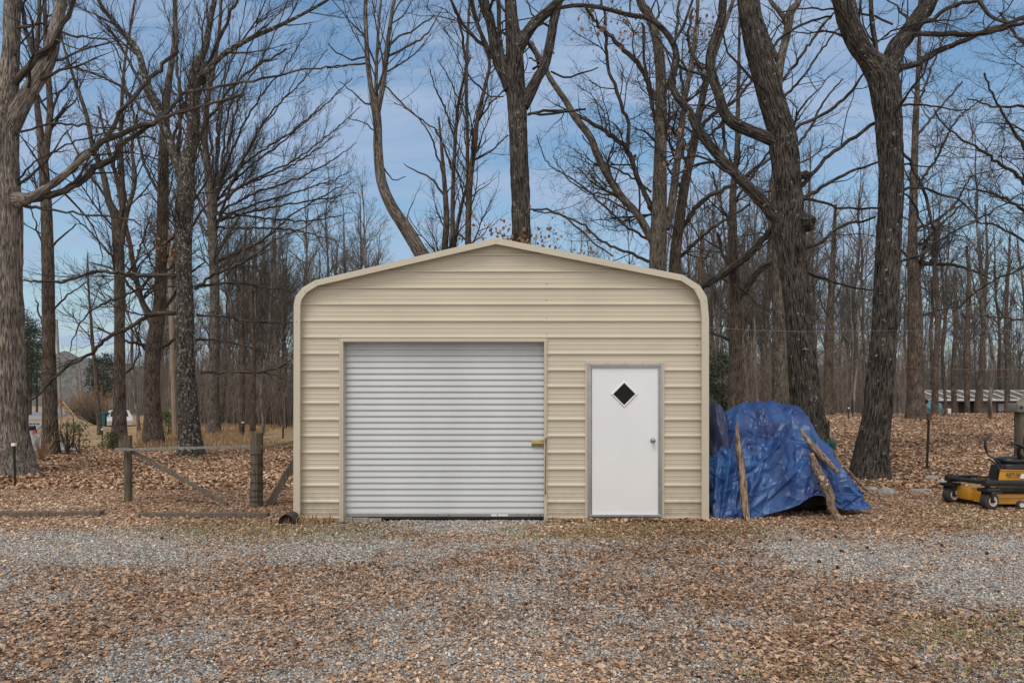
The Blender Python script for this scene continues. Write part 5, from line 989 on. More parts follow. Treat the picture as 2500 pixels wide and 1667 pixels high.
tree('tulip_tree', 'slender curving grey trunk leaning from the left roof slope, forked in three', BG, 17.,
 [[(1085, 1160, 56), (1082, 1000, 50), (1072, 760, 46), (1050, 660, 42), (1029, 620, 38), (992, 559, 36), (955, 502, 31), (931, 441, 28), (923, 367, 25), (922, 310, 23), (917, 266, 23), (906, 216, 14), (897, 143, 13), (893, 60, 11), (893, 0, 10)], [(922, 275, 16), (932, 225, 14), (940, 170, 13), (944, 122, 12), (956, 41, 10), (963, 0, 9)], [(920, 250, 12), (918, 204, 10), (921, 122, 8), (926, 41, 7), (930, 0, 6)]],
 [[(893, 140, 5), (850, 143, 4), (800, 110, 3)], [(893, 155, 5), (850, 160, 4), (800, 165, 4)], [(942, 140, 6), (990, 115, 5), (1040, 85, 4), (1080, 20, 2)], [(945, 120, 6), (970, 90, 5), (1010, 75, 4), (1060, 40, 3)], [(893, 90, 5), (870, 70, 4), (840, 40, 3), (815, 5, 2)], [(905, 255, 5), (885, 250, 4), (865, 230, 3), (830, 200, 2)], [(931, 400, 4), (960, 440, 3), (990, 430, 2)], [(922, 330, 4), (890, 300, 3), (850, 290, 2)], [(940, 210, 4), (990, 260, 4), (1040, 300, 4), (1070, 330, 3), (1100, 380, 2)]],
 BARK_GREY, TWIG_GREY, 7, 'forest', .8, k=44)
def snag(path, label, seed, LP, name='young_tree', D=21., mt=BARK_BROWN, leaves=None): tree(name, label, 'slender trees right behind the garage ridge', D, [path], LP, mt, TWIG_GREY, seed, 'forest', 1.2, k=20, leaves=leaves)
snag([(1090, 1110, 22), (1088, 760, 20), (1086, 612, 18), (1090, 530, 16), (1082, 408, 11), (1071, 286, 5)], 'broken slender snag, leftmost of the thin stems behind the roof peak', 8, [[(1090, 500, 6), (1060, 440, 5), (1020, 420, 4), (985, 400, 2)], [(1085, 440, 5), (1050, 330, 4), (1010, 280, 3), (960, 250, 2)]])
snag([(1108, 1110, 20), (1106, 700, 16), (1105, 500, 12), (1110, 367, 10), (1118, 265, 8), (1135, 180, 6), (1149, 140, 4)], 'thin stem leaning right between the snag and the straight stem', 9, [[(1107, 420, 6), (1080, 350, 4), (1060, 310, 3)], [(1112, 350, 5), (1090, 270, 4), (1060, 210, 3), (1050, 170, 2)]])
snag([(1140, 1110, 22), (1142, 700, 14), (1141, 347, 10), (1139, 245, 9), (1139, 163, 9), (1143, 61, 7), (1147, 0, 6)], 'straight thin stem reaching the top, left of the great forked trunk', 10, [[(1139, 170, 7), (1127, 82, 6), (1110, 20, 5), (1098, 0, 4)], [(1140, 180, 5), (1190, 230, 4), (1230, 237, 3)], [(1141, 300, 4), (1100, 200, 3), (1070, 150, 2)]])
snag([(1152, 1110, 26), (1148, 700, 20), (1143, 592, 17), (1147, 449, 16), (1160, 347, 14), (1165, 294, 12), (1186, 204, 10), (1195, 155, 9), (1180, 100, 8), (1165, 50, 7), (1155, 0, 6)], 'curving stem hugging the great forked trunk on its left', 11, [[(1160, 390, 5), (1200, 370, 4), (1240, 330, 3)], [(1165, 300, 5), (1200, 250, 4), (1230, 220, 3)]], leaves=[(1140, 590), (1150, 605), (1170, 575)])
snag([(1100, 1110, 14), (1105, 700, 10), (1112, 588, 9), (1127, 502, 9), (1143, 440, 7), (1151, 388, 6), (1152, 340, 3)], 'black crooked thin stem crossing in front of the others behind the peak', 12, [], mt=BARK_DARK)
tree('oak_tree', 'great dark forked trunk rising straight behind the garage peak', BG, 15.,
 [[(1278, 1150, 76), (1276, 900, 56), (1275, 700, 53), (1273, 571, 51), (1270, 449, 50), (1265, 326, 49), (1262, 250, 52), (1258, 200, 52), (1257, 150, 48), (1254, 90, 42), (1248, 40, 34), (1246, 0, 30)],
  [(1250, 215, 44), (1232, 180, 36), (1216, 150, 30), (1205, 100, 27), (1196, 50, 26), (1180, 0, 28)], [(1262, 120, 40), (1283, 88, 30), (1305, 58, 27), (1347, 20, 25), (1372, -10, 22)],
  [(1275, 258, 40), (1292, 230, 32), (1312, 190, 27), (1330, 160, 25), (1346, 90, 24), (1352, 50, 24), (1364, 0, 24)], [(1230, 160, 14), (1222, 110, 13), (1218, 60, 12), (1216, 0, 11)]],
 [[(1290, 278, 6), (1340, 281, 6), (1390, 270, 6), (1430, 268, 5)], [(1199, 145, 12), (1186, 110, 10), (1165, 60, 9), (1150, 0, 8)], [(1300, 170, 7), (1320, 155, 5), (1290, 142, 4)], [(1345, 175, 5), (1380, 188, 5), (1420, 180, 4), (1460, 165, 3)], [(1290, 510, 4), (1340, 512, 5), (1370, 525, 5), (1410, 555, 5), (1460, 600, 4), (1500, 625, 4)]],
 BARK_DARK, TWIG_DARK, 13, 'oak', .5, .3, .026, leaves=[(1245, 600), (1262, 590), (1255, 612), (1280, 600), (1295, 605), (1240, 575), (1222, 590), (1300, 590), (1348, 570), (1320, 590), (1200, 560), (1180, 590), (1268, 575), (1410, 620), (1275, 560)], k=90)
tree('oak_tree', 'pale grey tree behind the right roof slope with long limb slanting left', BG, 19.,
 [[(1604, 1120, 62), (1604, 760, 50), (1606, 637, 46), (1608, 571, 45), (1610, 490, 40), (1612, 367, 34), (1614, 245, 30), (1612, 163, 28), (1600, 82, 26), (1580, 30, 24), (1563, 0, 22)],
  [(1600, 600, 26), (1584, 571, 23), (1555, 522, 21), (1518, 482, 20), (1486, 433, 20), (1457, 376, 20), (1441, 335, 19), (1404, 286, 18), (1380, 245, 16), (1343, 192, 14), (1327, 155, 12), (1294, 102, 10)], [(1625, 560, 24), (1640, 500, 22), (1650, 420, 20), (1662, 330, 18), (1672, 240, 15), (1690, 150, 12), (1700, 60, 9), (1705, 0, 8)]],
 [[(1600, 545, 16), (1588, 506, 14), (1572, 465, 13), (1555, 429, 13), (1531, 367, 12), (1500, 335, 11), (1473, 318, 10), (1412, 282, 9), (1371, 269, 8), (1290, 280, 6)], [(1531, 367, 10), (1535, 320, 9), (1512, 240, 9), (1488, 180, 8), (1480, 120, 8), (1475, 40, 7), (1470, 0, 6)],
  [(1600, 245, 14), (1575, 184, 13), (1547, 143, 12), (1494, 94, 10), (1453, 53, 9), (1429, 16, 7)], [(1588, 506, 9), (1560, 440, 8), (1545, 400, 9), (1550, 380, 7)], [(1590, 470, 6), (1540, 430, 5), (1480, 400, 4), (1420, 330, 3)], [(1590, 640, 8), (1530, 615, 7), (1470, 590, 6), (1420, 545, 5), (1370, 525, 4), (1300, 515, 3)], [(1600, 590, 7), (1540, 560, 6), (1480, 510, 5), (1430, 460, 4), (1340, 400, 3), (1310, 330, 2)], [(1610, 330, 10), (1590, 250, 8), (1575, 160, 7), (1570, 60, 6)], [(1612, 250, 10), (1640, 180, 8), (1650, 90, 7), (1660, 0, 6)],
  [(1520, 480, 5), (1450, 470, 4), (1390, 440, 3), (1350, 380, 2)]],
 BARK_GREY, TWIG_GREY, 14, 'oak', 1.3, leaves=[(1420, 625), (1640, 290), (1655, 240)], k=44)
tree('oak_tree', 'second trunk pressed close to the pale grey tree, on its right', BG, 20.5,
 [[(1646, 1110, 46), (1646, 760, 36), (1648, 640, 32), (1652, 590, 30), (1664, 500, 27), (1676, 430, 25), (1692, 360, 23), (1705, 290, 20), (1722, 210, 18), (1745, 130, 15), (1770, 60, 12), (1790, 0, 10)]],
 [[(1655, 570, 14), (1690, 520, 12), (1730, 480, 11), (1790, 450, 9), (1860, 400, 7), (1930, 360, 5)], [(1700, 320, 10), (1740, 280, 9), (1800, 240, 8), (1850, 180, 6), (1900, 130, 5)], [(1648, 640, 10), (1700, 590, 9), (1750, 550, 8), (1830, 500, 6)], [(1680, 430, 9), (1665, 350, 8), (1670, 250, 7), (1660, 160, 6)]],
 BARK_BROWN, TWIG_GREY, 15, 'oak', 1.3, k=36)
tree('oak_tree', 'massive dark trunk with swollen burls rising behind the blue tarp, thick limbs left', BG, 14.,
 [[(1990, 1164, 118), (1982, 1080, 92), (1968, 985, 80), (1958, 880, 72), (1950, 796, 66), (1940, 680, 70), (1930, 600, 74), (1926, 551, 80), (1928, 520, 74), (1929, 490, 70), (1922, 430, 68), (1914, 367, 74), (1909, 326, 70), (1884, 245, 64), (1866, 180, 62), (1850, 122, 60), (1836, 60, 57), (1826, 0, 55)],
  [(1925, 560, 44), (1893, 531, 34), (1852, 482, 30), (1803, 433, 27), (1754, 380, 25), (1705, 318, 24), (1681, 269, 20), (1655, 240, 19), (1640, 200, 18), (1652, 150, 17), (1640, 100, 16), (1592, 49, 14), (1535, 37, 12), (1469, 20, 11), (1412, 14, 10), (1363, 20, 9)],
  [(1915, 355, 42), (1893, 345, 34), (1852, 328, 31), (1795, 304, 29), (1768, 275, 27), (1754, 229, 25), (1738, 180, 25), (1734, 135, 23), (1750, 82, 23), (1762, 41, 22), (1766, 0, 22)]],
 [[(1950, 486, 8), (2000, 493, 7), (2048, 506, 6), (2142, 510, 5)], [(1950, 490, 10), (1990, 465, 9), (2028, 445, 8), (2077, 420, 7), (2138, 400, 5)], [(1950, 462, 12), (1975, 435, 10), (2015, 388, 9), (2064, 347, 9), (2134, 302, 8), (2180, 280, 5)], [(1960, 606, 10), (2007, 590, 8), (2030, 565, 8), (2060, 550, 7), (2138, 531, 5)],
  [(1925, 325, 9), (1987, 294, 8), (2040, 261, 8), (2081, 220, 7), (2105, 184, 5)], [(1960, 660, 7), (2010, 680, 6), (2080, 700, 5), (2140, 710, 3)], [(1760, 395, 9), (1720, 400, 7), (1690, 410, 6), (1640, 430, 4)], [(1738, 180, 9), (1700, 150, 8), (1680, 90, 7), (1690, 20, 6)], [(1770, 290, 9), (1745, 320, 7), (1710, 350, 6)], [(1720, 330, 8), (1700, 270, 7), (1720, 230, 6), (1715, 160, 5)], [(1860, 150, 9), (1900, 100, 7), (1960, 60, 6), (2030, 40, 5)], [(1640, 110, 8), (1670, 60, 7), (1690, 0, 6)]],
 BARK_DARK, TWIG_DARK, 16, 'oak', .8, .3, .025, burls=[(1950, 545, 34), (1912, 372, 20), (1962, 430, 14), (1920, 560, 24)], leaves=[(1715, 60), (1712, 110), (1705, 75), (1648, 290), (1655, 370), (1540, 45), (1530, 75), (1425, 50)], k=110)
tree('oak_tree', 'straight brown trunk between garage edge and the massive burled trunk, bent limb left', BG, 22.,
 [[(1797, 1110, 50), (1796, 985, 42), (1796, 850, 34), (1797, 780, 32), (1795, 700, 28), (1790, 600, 24), (1789, 500, 20), (1791, 449, 17), (1799, 367, 14), (1803, 204, 10), (1805, 90, 7), (1806, 0, 5)]],
 [[(1711, 702, 16), (1758, 673, 19), (1819, 631, 18), (1876, 570, 15), (1900, 545, 10)], [(1795, 735, 16), (1822, 705, 16), (1850, 665, 16), (1895, 631, 15), (1940, 600, 12)], [(1790, 835, 10), (1760, 820, 8), (1728, 810, 6)], [(1784, 650, 12), (1765, 620, 9), (1752, 570, 6)], [(1752, 570, 4), (1765, 610, 5), (1730, 590, 4), (1710, 580, 3)], [(1790, 560, 8), (1760, 500, 6), (1740, 420, 5)], [(1790, 500, 7), (1830, 440, 6), (1870, 380, 5), (1900, 330, 4)], [(1795, 420, 6), (1770, 350, 5), (1760, 270, 4)]],
 BARK_BROWN, TWIG_GREY, 17, 'oak', 1.1, k=40)
tree('oak_tree', 'grey trunk seen through the gap behind the top of the burled trunk', BG, 21.,
 [[(1905, 1100, 46), (1902, 800, 36), (1898, 600, 30), (1895, 480, 27), (1898, 300, 24), (1901, 184, 23), (1912, 120, 22), (1922, 82, 22), (1930, 30, 24), (1950, 0, 16)], [(1926, 60, 16), (1900, 25, 12), (1880, 0, 10)]],
 [[(1900, 150, 14), (1870, 80, 8), (1850, 0, 6)], [(1908, 200, 8), (1960, 130, 7), (2010, 60, 6), (2050, 20, 4)], [(1902, 250, 8), (1950, 200, 6), (2000, 130, 5), (2070, 40, 3)], [(1898, 380, 8), (1960, 340, 7), (2010, 250, 5), (2060, 190, 3)]],
 BARK_GREY, TWIG_GREY, 18, 'oak', 1., k=32)
tree('oak_tree', 'large dark leaning trunk standing free right of the blue tarp', BG, None,
 [[(2124, 1166, 96), (2128, 1100, 82), (2139, 1032, 72), (2147, 938, 68), (2154, 860, 65), (2159, 796, 62), (2166, 654, 62), (2171, 560, 62), (2176, 470, 62), (2176, 408, 60), (2171, 330, 64), (2169, 286, 66), (2164, 240, 68), (2156, 190, 74), (2140, 165, 66), (2118, 140, 52), (2094, 105, 52), (2070, 50, 53), (2058, 0, 54)],
  [(2160, 190, 60), (2176, 150, 52), (2190, 115, 48), (2207, 95, 46), (2228, 65, 44), (2252, 30, 42), (2272, -5, 40)], [(2168, 315, 30), (2150, 280, 20), (2142, 245, 17), (2136, 184, 15), (2138, 122, 13), (2130, 61, 13), (2126, 0, 11)]],
 [[(2180, 172, 22), (2205, 166, 16), (2232, 159, 16), (2277, 135, 15), (2313, 114, 13), (2375, 90, 12), (2456, 61, 11), (2500, 45, 10), (2560, 30, 8)], [(2195, 100, 14), (2252, 84, 12), (2334, 84, 12), (2415, 78, 11), (2500, 57, 9), (2560, 50, 7)], [(2225, 70, 16), (2277, 45, 11), (2313, 20, 10), (2354, 4, 9), (2395, 8, 9), (2415, 37, 8), (2456, 53, 7)],
  [(2200, 370, 7), (2225, 400, 7), (2250, 450, 7), (2265, 500, 7), (2280, 560, 6), (2285, 620, 5), (2275, 700, 4), (2282, 780, 3)], [(2180, 60, 5), (2120, 40, 5), (2060, 25, 5), (1980, 20, 4), (1900, 30, 3)], [(2195, 640, 5), (2250, 620, 6), (2310, 575, 5), (2380, 540, 4), (2500, 470, 3)], [(2190, 260, 6), (2240, 255, 5), (2300, 262, 4), (2370, 270, 3)], [(2260, 560, 5), (2220, 480, 5), (2200, 470, 4)]],
 BARK_DARK, TWIG_DARK, 19, 'oak', .95, .3, .024, k=110, burls=[(2160, 655, 13), (2168, 318, 16)])
tree('oak_tree', 'mid distance trunk right of the large free standing leaning trunk', BG, None,
 [[(2238, 1022, 56), (2236, 960, 42), (2234, 860, 38), (2234, 780, 36), (2232, 700, 32), (2228, 612, 26), (2230, 500, 21), (2232, 408, 18), (2236, 286, 16), (2240, 204, 12), (2244, 122, 9), (2246, 0, 6)]],
 [[(2236, 700, 10), (2250, 640, 9), (2262, 590, 8), (2300, 545, 6), (2350, 500, 4)], [(2238, 640, 12), (2290, 645, 9), (2340, 650, 7), (2420, 680, 4)], [(2234, 560, 9), (2280, 540, 7), (2330, 500, 6), (2370, 430, 4)], [(2236, 460, 8), (2290, 380, 6), (2330, 300, 5), (2400, 240, 3)], [(2240, 330, 7), (2290, 270, 5), (2350, 200, 4)], [(2230, 640, 7), (2190, 600, 5), (2160, 560, 3)], [(2232, 780, 6), (2280, 760, 5), (2330, 750, 3)], [(2240, 260, 6), (2270, 180, 5), (2300, 100, 4), (2330, 0, 3)]],
 BARK_BROWN, TWIG_GREY, 20, 'oak', 1.6, k=36)
tree('oak_tree', 'thicket crown of a tree beyond the right edge, thin crooked boughs hanging in', BG, 17.,
 [[(2640, 1060, 60), (2636, 900, 48), (2630, 700, 42), (2625, 500, 38), (2615, 300, 32), (2600, 120, 26), (2590, 0, 20)]],
 [[(2625, 560, 14), (2540, 480, 10), (2470, 420, 8), (2400, 370, 6), (2330, 330, 4), (2280, 270, 3)], [(2620, 480, 14), (2540, 400, 10), (2480, 330, 7), (2440, 260, 5), (2400, 180, 4)], [(2628, 640, 12), (2550, 560, 9), (2480, 500, 7), (2410, 470, 5), (2340, 460, 3)], [(2615, 360, 12), (2550, 290, 9), (2500, 260, 7), (2430, 262, 5), (2360, 240, 3)], [(2610, 250, 12), (2560, 170, 9), (2500, 110, 7), (2440, 30, 5)], [(2628, 700, 10), (2560, 640, 8), (2500, 590, 6), (2430, 550, 5), (2370, 540, 3)], [(2630, 800, 8), (2560, 790, 6), (2480, 780, 5), (2400, 770, 3)], [(2625, 600, 9), (2560, 620, 7), (2480, 660, 5), (2400, 700, 4), (2330, 760, 3)]],
 BARK_GREY, TWIG_GREY, 21, 'oak', 1.9, .5, k=30)
# ---------------------------------------------------------------- forest, built as six kinds and copied
def proto(seed, H, rb, dens, lean=.03, low=.35, style='forest', split=False):
    rng = np.random.RandomState(seed); n = 14; z = np.linspace(0, H, n); x = np.cumsum(rng.normal(size=n)) * .1 + z * rng.normal() * lean; y = np.cumsum(rng.normal(size=n)) * .1 + z * rng.normal() * lean
    x -= x[0]; y -= y[0]; P = np.stack([x, y, z - .3], 1); r = rb * (1 - z / H) ** .75 + .012; r[0] *= 1.35
    tr = Tubes(); q = resample(np.column_stack([P, r]), 24); tr.add(q[None, :, :3], q[None, :, 3], 7)
    t1 = q[int(24 * low):]; t1 = resample(t1, 14); P0, R0 = t1[None, :, :3], t1[None, :, 3]
    A, Ra = kids(P0, R0, rng, 1.7, .0, (18, 48), lenf=.4, maxlen=H * .33, minlen=1.2, wig=.17, trop=.08, n=8, rmin=.012, rk=.6)
    lo, Rlo = kids(resample(q[3:12], 10)[None, :, :3], resample(q[3:12], 10)[None, :, 3], rng, .9, .0, (50, 85), lenf=.4, maxlen=2.6, minlen=.6, wig=.16, trop=.03, n=8, rmin=.009, rk=.25)
    A = np.concatenate([A, lo]); Ra = np.concatenate([Ra, Rlo])
    B, Rb = kids(A, Ra, rng, 2.3 * dens, .1, (18, 45), lenf=.5, maxlen=2.4, minlen=.35, wig=.25, trop=.05, n=6, rmin=.0085, rk=.7)
    Cc, Rc = kids(B, Rb, rng, 3.2 * dens, .1, (20, 50), lenf=.6, maxlen=1.3, minlen=.25, wig=.28, trop=.03, n=5, rmin=.007, rk=.8)
    cr = Tubes().add(A, Ra, 4).add(B, Rb, 3).add(Cc, Rc, 3); return tr, cr
protos = []
rngF = np.random.RandomState(99)
for i, (H, rb, de) in enumerate([(19, .17, 1.2), (16, .13, 1.3), (21, .21, 1.1), (14, .10, 1.4), (18, .15, 1.3), (12, .085, 1.5), (20, .24, 1.1), (15, .12, 1.4)]):
    tr, cr = proto(200 + i, H, rb * .74, de, (.03, .06, .02, .08, .05, .10, .03, .07)[i]); a = tr.build('trunk', WOOD_FAR if i % 3 else BARK_BROWN); b = cr.build('crown', TWIG_FAR); protos.append((a, b)); COL.objects.unlink(a); COL.objects.unlink(b)
used = [False] * len(protos)
def put(i, X, Y, s, rz, lab, grp):
    o = empty('forest_tree', (X, Y, float(hgt(X, Y)) - .05), rz); o.scale = (s, s, s * rngF.uniform(.9, 1.1)); tag(o, lab, 'tree', grp)
    for m in protos[i]:
        c = m if not used[i] else m.copy(); COL.objects.link(c); c.parent = o
    used[i] = True
def inshed(X, Y): return (34 < X < 51 and 57 < Y < 65.5) or (.585 < X / Y < .80 and Y < 58)
# right wood behind the leaf field, wood behind the garage, wood behind the fence: each its own stand
def stand(n, fx, fy, lab, grp, smin=.75, smax=1.2, gap=1.2):
    pts = []; tries = 0
    while len(pts) < n and tries < n * 60:
        tries += 1; Y = fy(); X = fx() * Y
        if inshed(X, Y) or any((X - a) ** 2 + (Y - b) ** 2 < gap * gap for a, b in pts): continue
        pts.append((X, Y)); put(rngF.randint(len(protos)), X, Y, rngF.uniform(smin, smax) * (.9 if Y < 45 else 1), rngF.rand() * 6.28, lab, grp)
U_ = rngF.uniform
stand(140, lambda: U_(.24, .86), lambda: 43 + 50 * rngF.rand() ** 1.1, 'slim bare tree in the wood beyond the leaf field on the right', 'slim trees of the wood on the right')
stand(50, lambda: U_(-.22, .26), lambda: U_(36, 85), 'slim bare tree of the wood showing over the garage roof', 'slim trees behind the garage', .6, .85)
stand(120, lambda: U_(-.52, -.20), lambda: 44 + 45 * rngF.rand() ** 1.2, 'slim bare tree in the wood between dry grass and the garage left side', 'slim trees of the wood on the left', .65, 1.05)
stand(10, lambda: U_(-.98, -.78), lambda: U_(50, 120), 'bare roadside tree beyond the huge pale trunk', 'roadside trees on the far left', .5, .8)
for j, (x, Y, s) in enumerate([(2080, 30, .8), (2310, 31, .85), (2420, 29, .85), (2500, 33, .95), (1760, 33, .9), (1560, 30, .75), (1420, 34, .7), (1180, 33, .68), (1010, 32, .62), (760, 34, .72), (640, 33, .75), (340, 36, .8), (2200, 36, .9)]):
    o = empty('forest_tree', (px(x, 0, Y)[0], Y, float(hgt(px(x, 0, Y)[0], Y)) - .05), j * 1.3); o.scale = (s, s, s); tag(o, 'slim bare tree standing singly between the big trunks and the wood', 'tree', 'single slim trees before the wood')
    for m in protos[(5, 3, 7, 1)[j % 4]]: c_ = m.copy(); COL.objects.link(c_); c_.parent = o
# the small dark bare pole trees by the road gap
def thin(pts, lab, seed, D=None): tree('young_tree', lab, 'thin trees by the road', D, [pts], [], BARK_BROWN, TWIG_GREY, seed, 'forest', 1.1, k=14, furrow=.004)
thin([(244, 1062, 14), (240, 1000, 11), (232, 900, 10), (226, 840, 9), (222, 780, 7), (216, 700, 5), (214, 620, 3)], 'thin dark slightly bent tree right of the pale utility poles', 31)
thin([(590, 1064, 16), (592, 900, 14), (590, 780, 12), (594, 650, 9), (600, 560, 6)], 'dark straight tree in front of the left wood, near the far white tipped post', 32)
thin([(617, 1060, 16), (618, 940, 13), (620, 850, 11), (616, 700, 8), (622, 600, 5)], 'darkest slim trunk at the wood edge left of the garage', 33)
thin([(2388, 1014, 22), (2392, 940, 17), (2398, 900, 16), (2400, 820, 13), (2404, 720, 10), (2410, 620, 7), (2405, 500, 4)], 'crooked slim tree in front of the middle of the far shed', 34, 44.)
thin([(2282, 1010, 18), (2284, 900, 15), (2290, 780, 13), (2286, 660, 10), (2290, 540, 6)], 'dark slim tree covering the left end of the far shed', 35, 42.)
thin([(2362, 1010, 12), (2360, 900, 16), (2362, 800, 14), (2366, 700, 10), (2360, 600, 6)], 'pale slim tree in front of the far shed doorway', 36, 42.)
thin([(2458, 1010, 14), (2460, 900, 12), (2456, 780, 10), (2462, 660, 7), (2466, 560, 4)], 'dark slim tree just right of the far shed window', 37, 43.)
thin([(2330, 1010, 14), (2328, 900, 12), (2334, 780, 10), (2330, 660, 7)], 'slim grey tree between the white crate and the shed doorway', 38, 45.)
thin([(2020, 1012, 34), (2022, 960, 24), (2024, 860, 22), (2028, 740, 18), (2034, 620, 13), (2040, 500, 8)], 'grey brown tree in the gap between the two biggest right trunks', 39)
thin([(1715, 1030, 22), (1712, 860, 17), (1708, 700, 14), (1716, 560, 10)], 'brown slim tree touching the right garage edge', 40, 30.)
# evergreens
NEEDLE = ramp_mat('needle', [(0, (.02, .028, .018)), (.5, (.045, .058, .038)), (1, (.09, .10, .07))])  # greyed green, haze over the far pines put into the colour
NEEDLE2 = ramp_mat('needle_bright', [(0, (.05, .07, .03)), (.5, (.10, .125, .05)), (1, (.19, .20, .09))])
def evergreen(name, X, Y, H, Rw, lab, seed, mt=NEEDLE, n=2600, grp=None, base=.1, shape='cone', ls=.16, cat='tree'):
    rng = np.random.RandomState(seed); z0 = float(hgt(X, Y)); o = empty(name, (X, Y, z0)); tag(o, lab, cat, grp)
    MB().tube([(0, 0, -.2), (.02, .02, H * .5), (0, 0, H * .95)], [H * .014 + .01, H * .01 + .006, .006], 8).build('trunk', BARK_BROWN, o, True)
    nc = max(12, n // 45); t = rng.rand(nc); zc = H * (base + (1 - base) * t); rr = Rw * ((1 - t) ** .8 + .08 if shape == 'cone' else np.sqrt(np.clip(1 - (2 * t - 1) ** 2, .05, 1))); a = rng.rand(nc) * 6.28; q = rr * rng.uniform(.25, 1., nc)
    c = np.stack([q * np.cos(a), q * np.sin(a), zc], 1); M = nc * 45; cc = np.repeat(c, 45, 0) + rng.normal(size=(M, 3)) * np.repeat(.14 * Rw + .03, M)[:, None] * [1.2, 1.2, .7]
    d = rng.normal(size=(M, 3)); d /= np.linalg.norm(d, axis=1, keepdims=True); e = np.cross(d, rng.normal(size=(M, 3))); e /= np.linalg.norm(e, axis=1, keepdims=True); s = ls * rng.uniform(.5, 1.2, M)[:, None]
    V = np.stack([cc, cc + (d * .5 + e * .16) * s, cc + d * s, cc + (d * .5 - e * .16) * s], 1).reshape(-1, 3)
    mesh_obj('crown', V, np.arange(M * 4).reshape(-1, 4), mt, o, False, {'rnd': ('FLOAT', np.repeat(np.clip(np.repeat(rng.rand(nc), 45) * .6 + rng.rand(M) * .4, 0, 1), 4))})
for j, (x, Y, H) in enumerate([(58, 95, 15), (74, 90, 12), (66, 110, 17), (90, 120, 12), (40, 85, 13)]): evergreen('pine_tree', px(x, 0, Y)[0], Y, H, 2.4, 'dark pine between the huge pale trunk and the road gap', 300 + j, n=2600, grp='pines by the road', base=.25, ls=.4, shape='ball')
for j, (x, Y, H) in enumerate([(240, 130, 14), (252, 120, 13), (228, 150, 13), (262, 135, 15)]): evergreen('pine_tree', px(x, 0, Y)[0], Y, H * .75, 2.2, 'far pine right of the utility poles', 320 + j, n=2400, grp='far pines right of the road', base=.2, ls=.45, shape='ball')
evergreen('cedar_sapling', px(178, 0, 24)[0], 24, 1.35, .55, 'small loose evergreen sapling under the slanting yellow guard tube', 340, NEEDLE2, 800, base=.1, ls=.12)
evergreen('cedar_sapling', px(410, 0, 31)[0], 31, 1.2, .35, 'bright green shrub between the two big left trunks', 341, NEEDLE2, 900, ls=.11)
evergreen('cedar_tree', px(1762, 0, 30)[0], 30, 2.9, .9, 'dark evergreen bush behind the tarp next to the garage edge', 342, NEEDLE, 3000, ls=.18, shape='ball', cat='bush')
evergreen('cedar_sapling', px(262, 0, 23)[0], 23, .6, .35, 'low greenish shrub at the left fence post', 343, NEEDLE2, 700, ls=.09)
# shrubs: brown brush by the road
def shrub(X, Y, H, Wd, lab, seed, mt=TWIG_FAR, n=60, grp=None):
    rng = np.random.RandomState(seed); a = rng.rand(n) * 6.28; el = np.radians(rng.uniform(35, 88, n)); L = H * rng.uniform(.5, 1.1, n); d = np.stack([np.cos(a) * np.cos(el) * Wd / H, np.sin(a) * np.cos(el) * Wd / H, np.sin(el)], 1); s = np.linspace(0, 1, 6)
    P = (d[:, None] * L[:, None, None] * s[None, :, None]) + rng.normal(size=(n, 6, 3)) * .03 * s[None, :, None]; rr = np.ones((n, 6)) * np.linspace(.014, .004, 6)[None] * (1 + Y * .012)
    B, Rb = kids(P, rr, rng, 3.5, .2, (15, 50), lenf=.4, maxlen=.9, minlen=.2, n=5, rmin=.003 + Y * .0001); Cc, Rc = kids(B, Rb, rng, 4, .1, (15, 50), lenf=.5, maxlen=.5, minlen=.12, n=4, rmin=.003 + Y * .0001)
    o = Tubes().add(P, rr, 4).add(B, Rb, 3).add(Cc, Rc, 3).build('shrub', mt); o.location = (X, Y, float(hgt(X, Y))); tag(o, lab, 'shrub', grp)
TAN = flat('tan_brush', (.30, .20, .13))
shrub(px(218, 0, 66)[0], 66, 2.9, 4.4, 'rounded tan bush beside the road left of the thin bent tree', 51, TAN, 200); shrub(px(232, 0, 50)[0], 50, 1.6, 2.6, 'greyish bush under the pale utility poles', 52, n=120)
shrub(px(165, 0, 20.5)[0], 20.5, 1.3, .7, 'leafless sapling clump right of the slim dark trunk', 53, TWIG_GREY, 14); shrub(px(100, 0, 18.5)[0], 18.5, .9, .8, 'tangled dry weeds at the foot of the slim dark trunk', 54, TAN, 26); shrub(px(192, 0, 21)[0], 21, .9, .3, 'thin dry stalks in front of the evergreen sapling', 55, TWIG_GREY, 8)
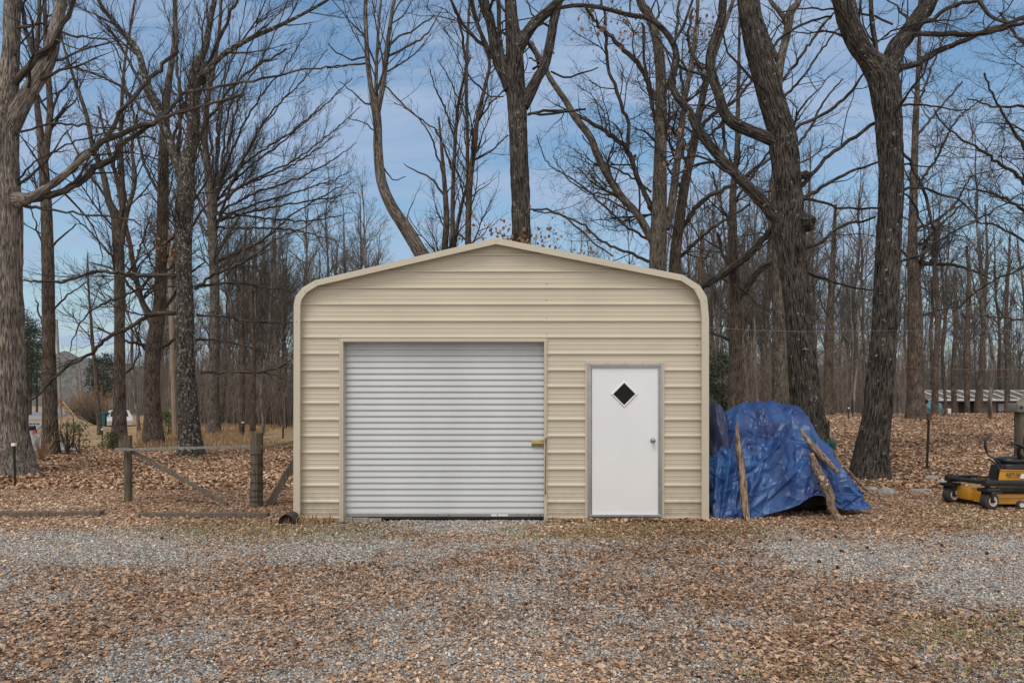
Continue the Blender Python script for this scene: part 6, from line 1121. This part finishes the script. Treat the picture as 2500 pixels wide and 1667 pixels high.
# understory and distant wood: masses nobody could count
def sticks(name, n, fx, fy, H, r, mt, lab, seed, tw=1.5, thin=.6):
    rng = np.random.RandomState(seed); Y = fy(rng, n); X = fx(rng, n) * Y; k = ~(((X > 34) & (X < 51) & (Y > 56.5) & (Y < 65.5)) | ((X / Y > .585) & (X / Y < .80) & (Y < 58))); X, Y = X[k], Y[k]; n = len(X); h = H * rng.uniform(.5, 1.15, n); s = np.linspace(0, 1, 6)
    ln = rng.normal(size=(n, 2)) * .10
    P = np.stack([X[:, None] + ln[:, :1] * h[:, None] * s + rng.normal(size=(n, 6)) * .05, Y[:, None] + ln[:, 1:] * h[:, None] * s, hgt(X, Y)[:, None] - .1 + h[:, None] * s], -1); rr = (r * rng.uniform(.4, 1.3, n))[:, None] * np.linspace(1, .25, 6)[None]
    B, Rb = kids(P, rr, rng, tw, .15, (20, 60), lenf=.32, maxlen=2.4, minlen=.4, wig=.12, trop=.06, n=5, rmin=.011, rk=.5); Cc, Rc = kids(B, Rb, rng, 1.6 * thin, .1, (20, 55), lenf=.5, maxlen=1., minlen=.25, n=4, rmin=.010)
    o = Tubes().add(P, rr, 4).add(B, Rb, 3).add(Cc, Rc, 3).build(name, mt); tag(o, lab, 'woodland', kind='stuff')
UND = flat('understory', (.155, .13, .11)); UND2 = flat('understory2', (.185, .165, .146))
sticks('underbrush', 2200, lambda r, n: r.uniform(.22, .88, n), lambda r, n: r.uniform(44, 80, n), 4.5, .035, UND, 'brown leafless underbrush of the right wood', 61)
sticks('underbrush', 1900, lambda r, n: r.uniform(-.53, -.18, n), lambda r, n: r.uniform(46, 80, n), 4.5, .035, UND, 'brown leafless underbrush of the left wood', 62)
SAP = flat('sapling_twigs', (.20, .165, .135))
sticks('saplings', 330, lambda r, n: r.uniform(.24, .88, n), lambda r, n: r.uniform(36, 50, n), 5.5, .022, SAP, 'pale crooked saplings along the front of the right wood', 71, 3.2, 1.2)
sticks('saplings', 220, lambda r, n: r.uniform(-.52, -.2, n), lambda r, n: r.uniform(40, 52, n), 5.0, .022, SAP, 'pale crooked saplings along the front of the left wood', 72, 3.2, 1.2)
sticks('distant_wood', 2600, lambda r, n: r.uniform(.2, .9, n), lambda r, n: r.uniform(85, 150, n), 11, .09, UND2, 'deeper part of the right wood where trunks merge', 63, 1.3, .6)
sticks('distant_wood', 2400, lambda r, n: r.uniform(-.57, .2, n), lambda r, n: r.uniform(85, 150, n), 9.5, .09, UND2, 'deeper part of the wood behind fence and garage', 64, 1.2, .5)
sticks('distant_wood', 500, lambda r, n: r.uniform(-1.1, -.72, n), lambda r, n: r.uniform(95, 190, n), 13, .12, UND2, 'grey brown wood along the far side of the road', 65, 1.2, .5)
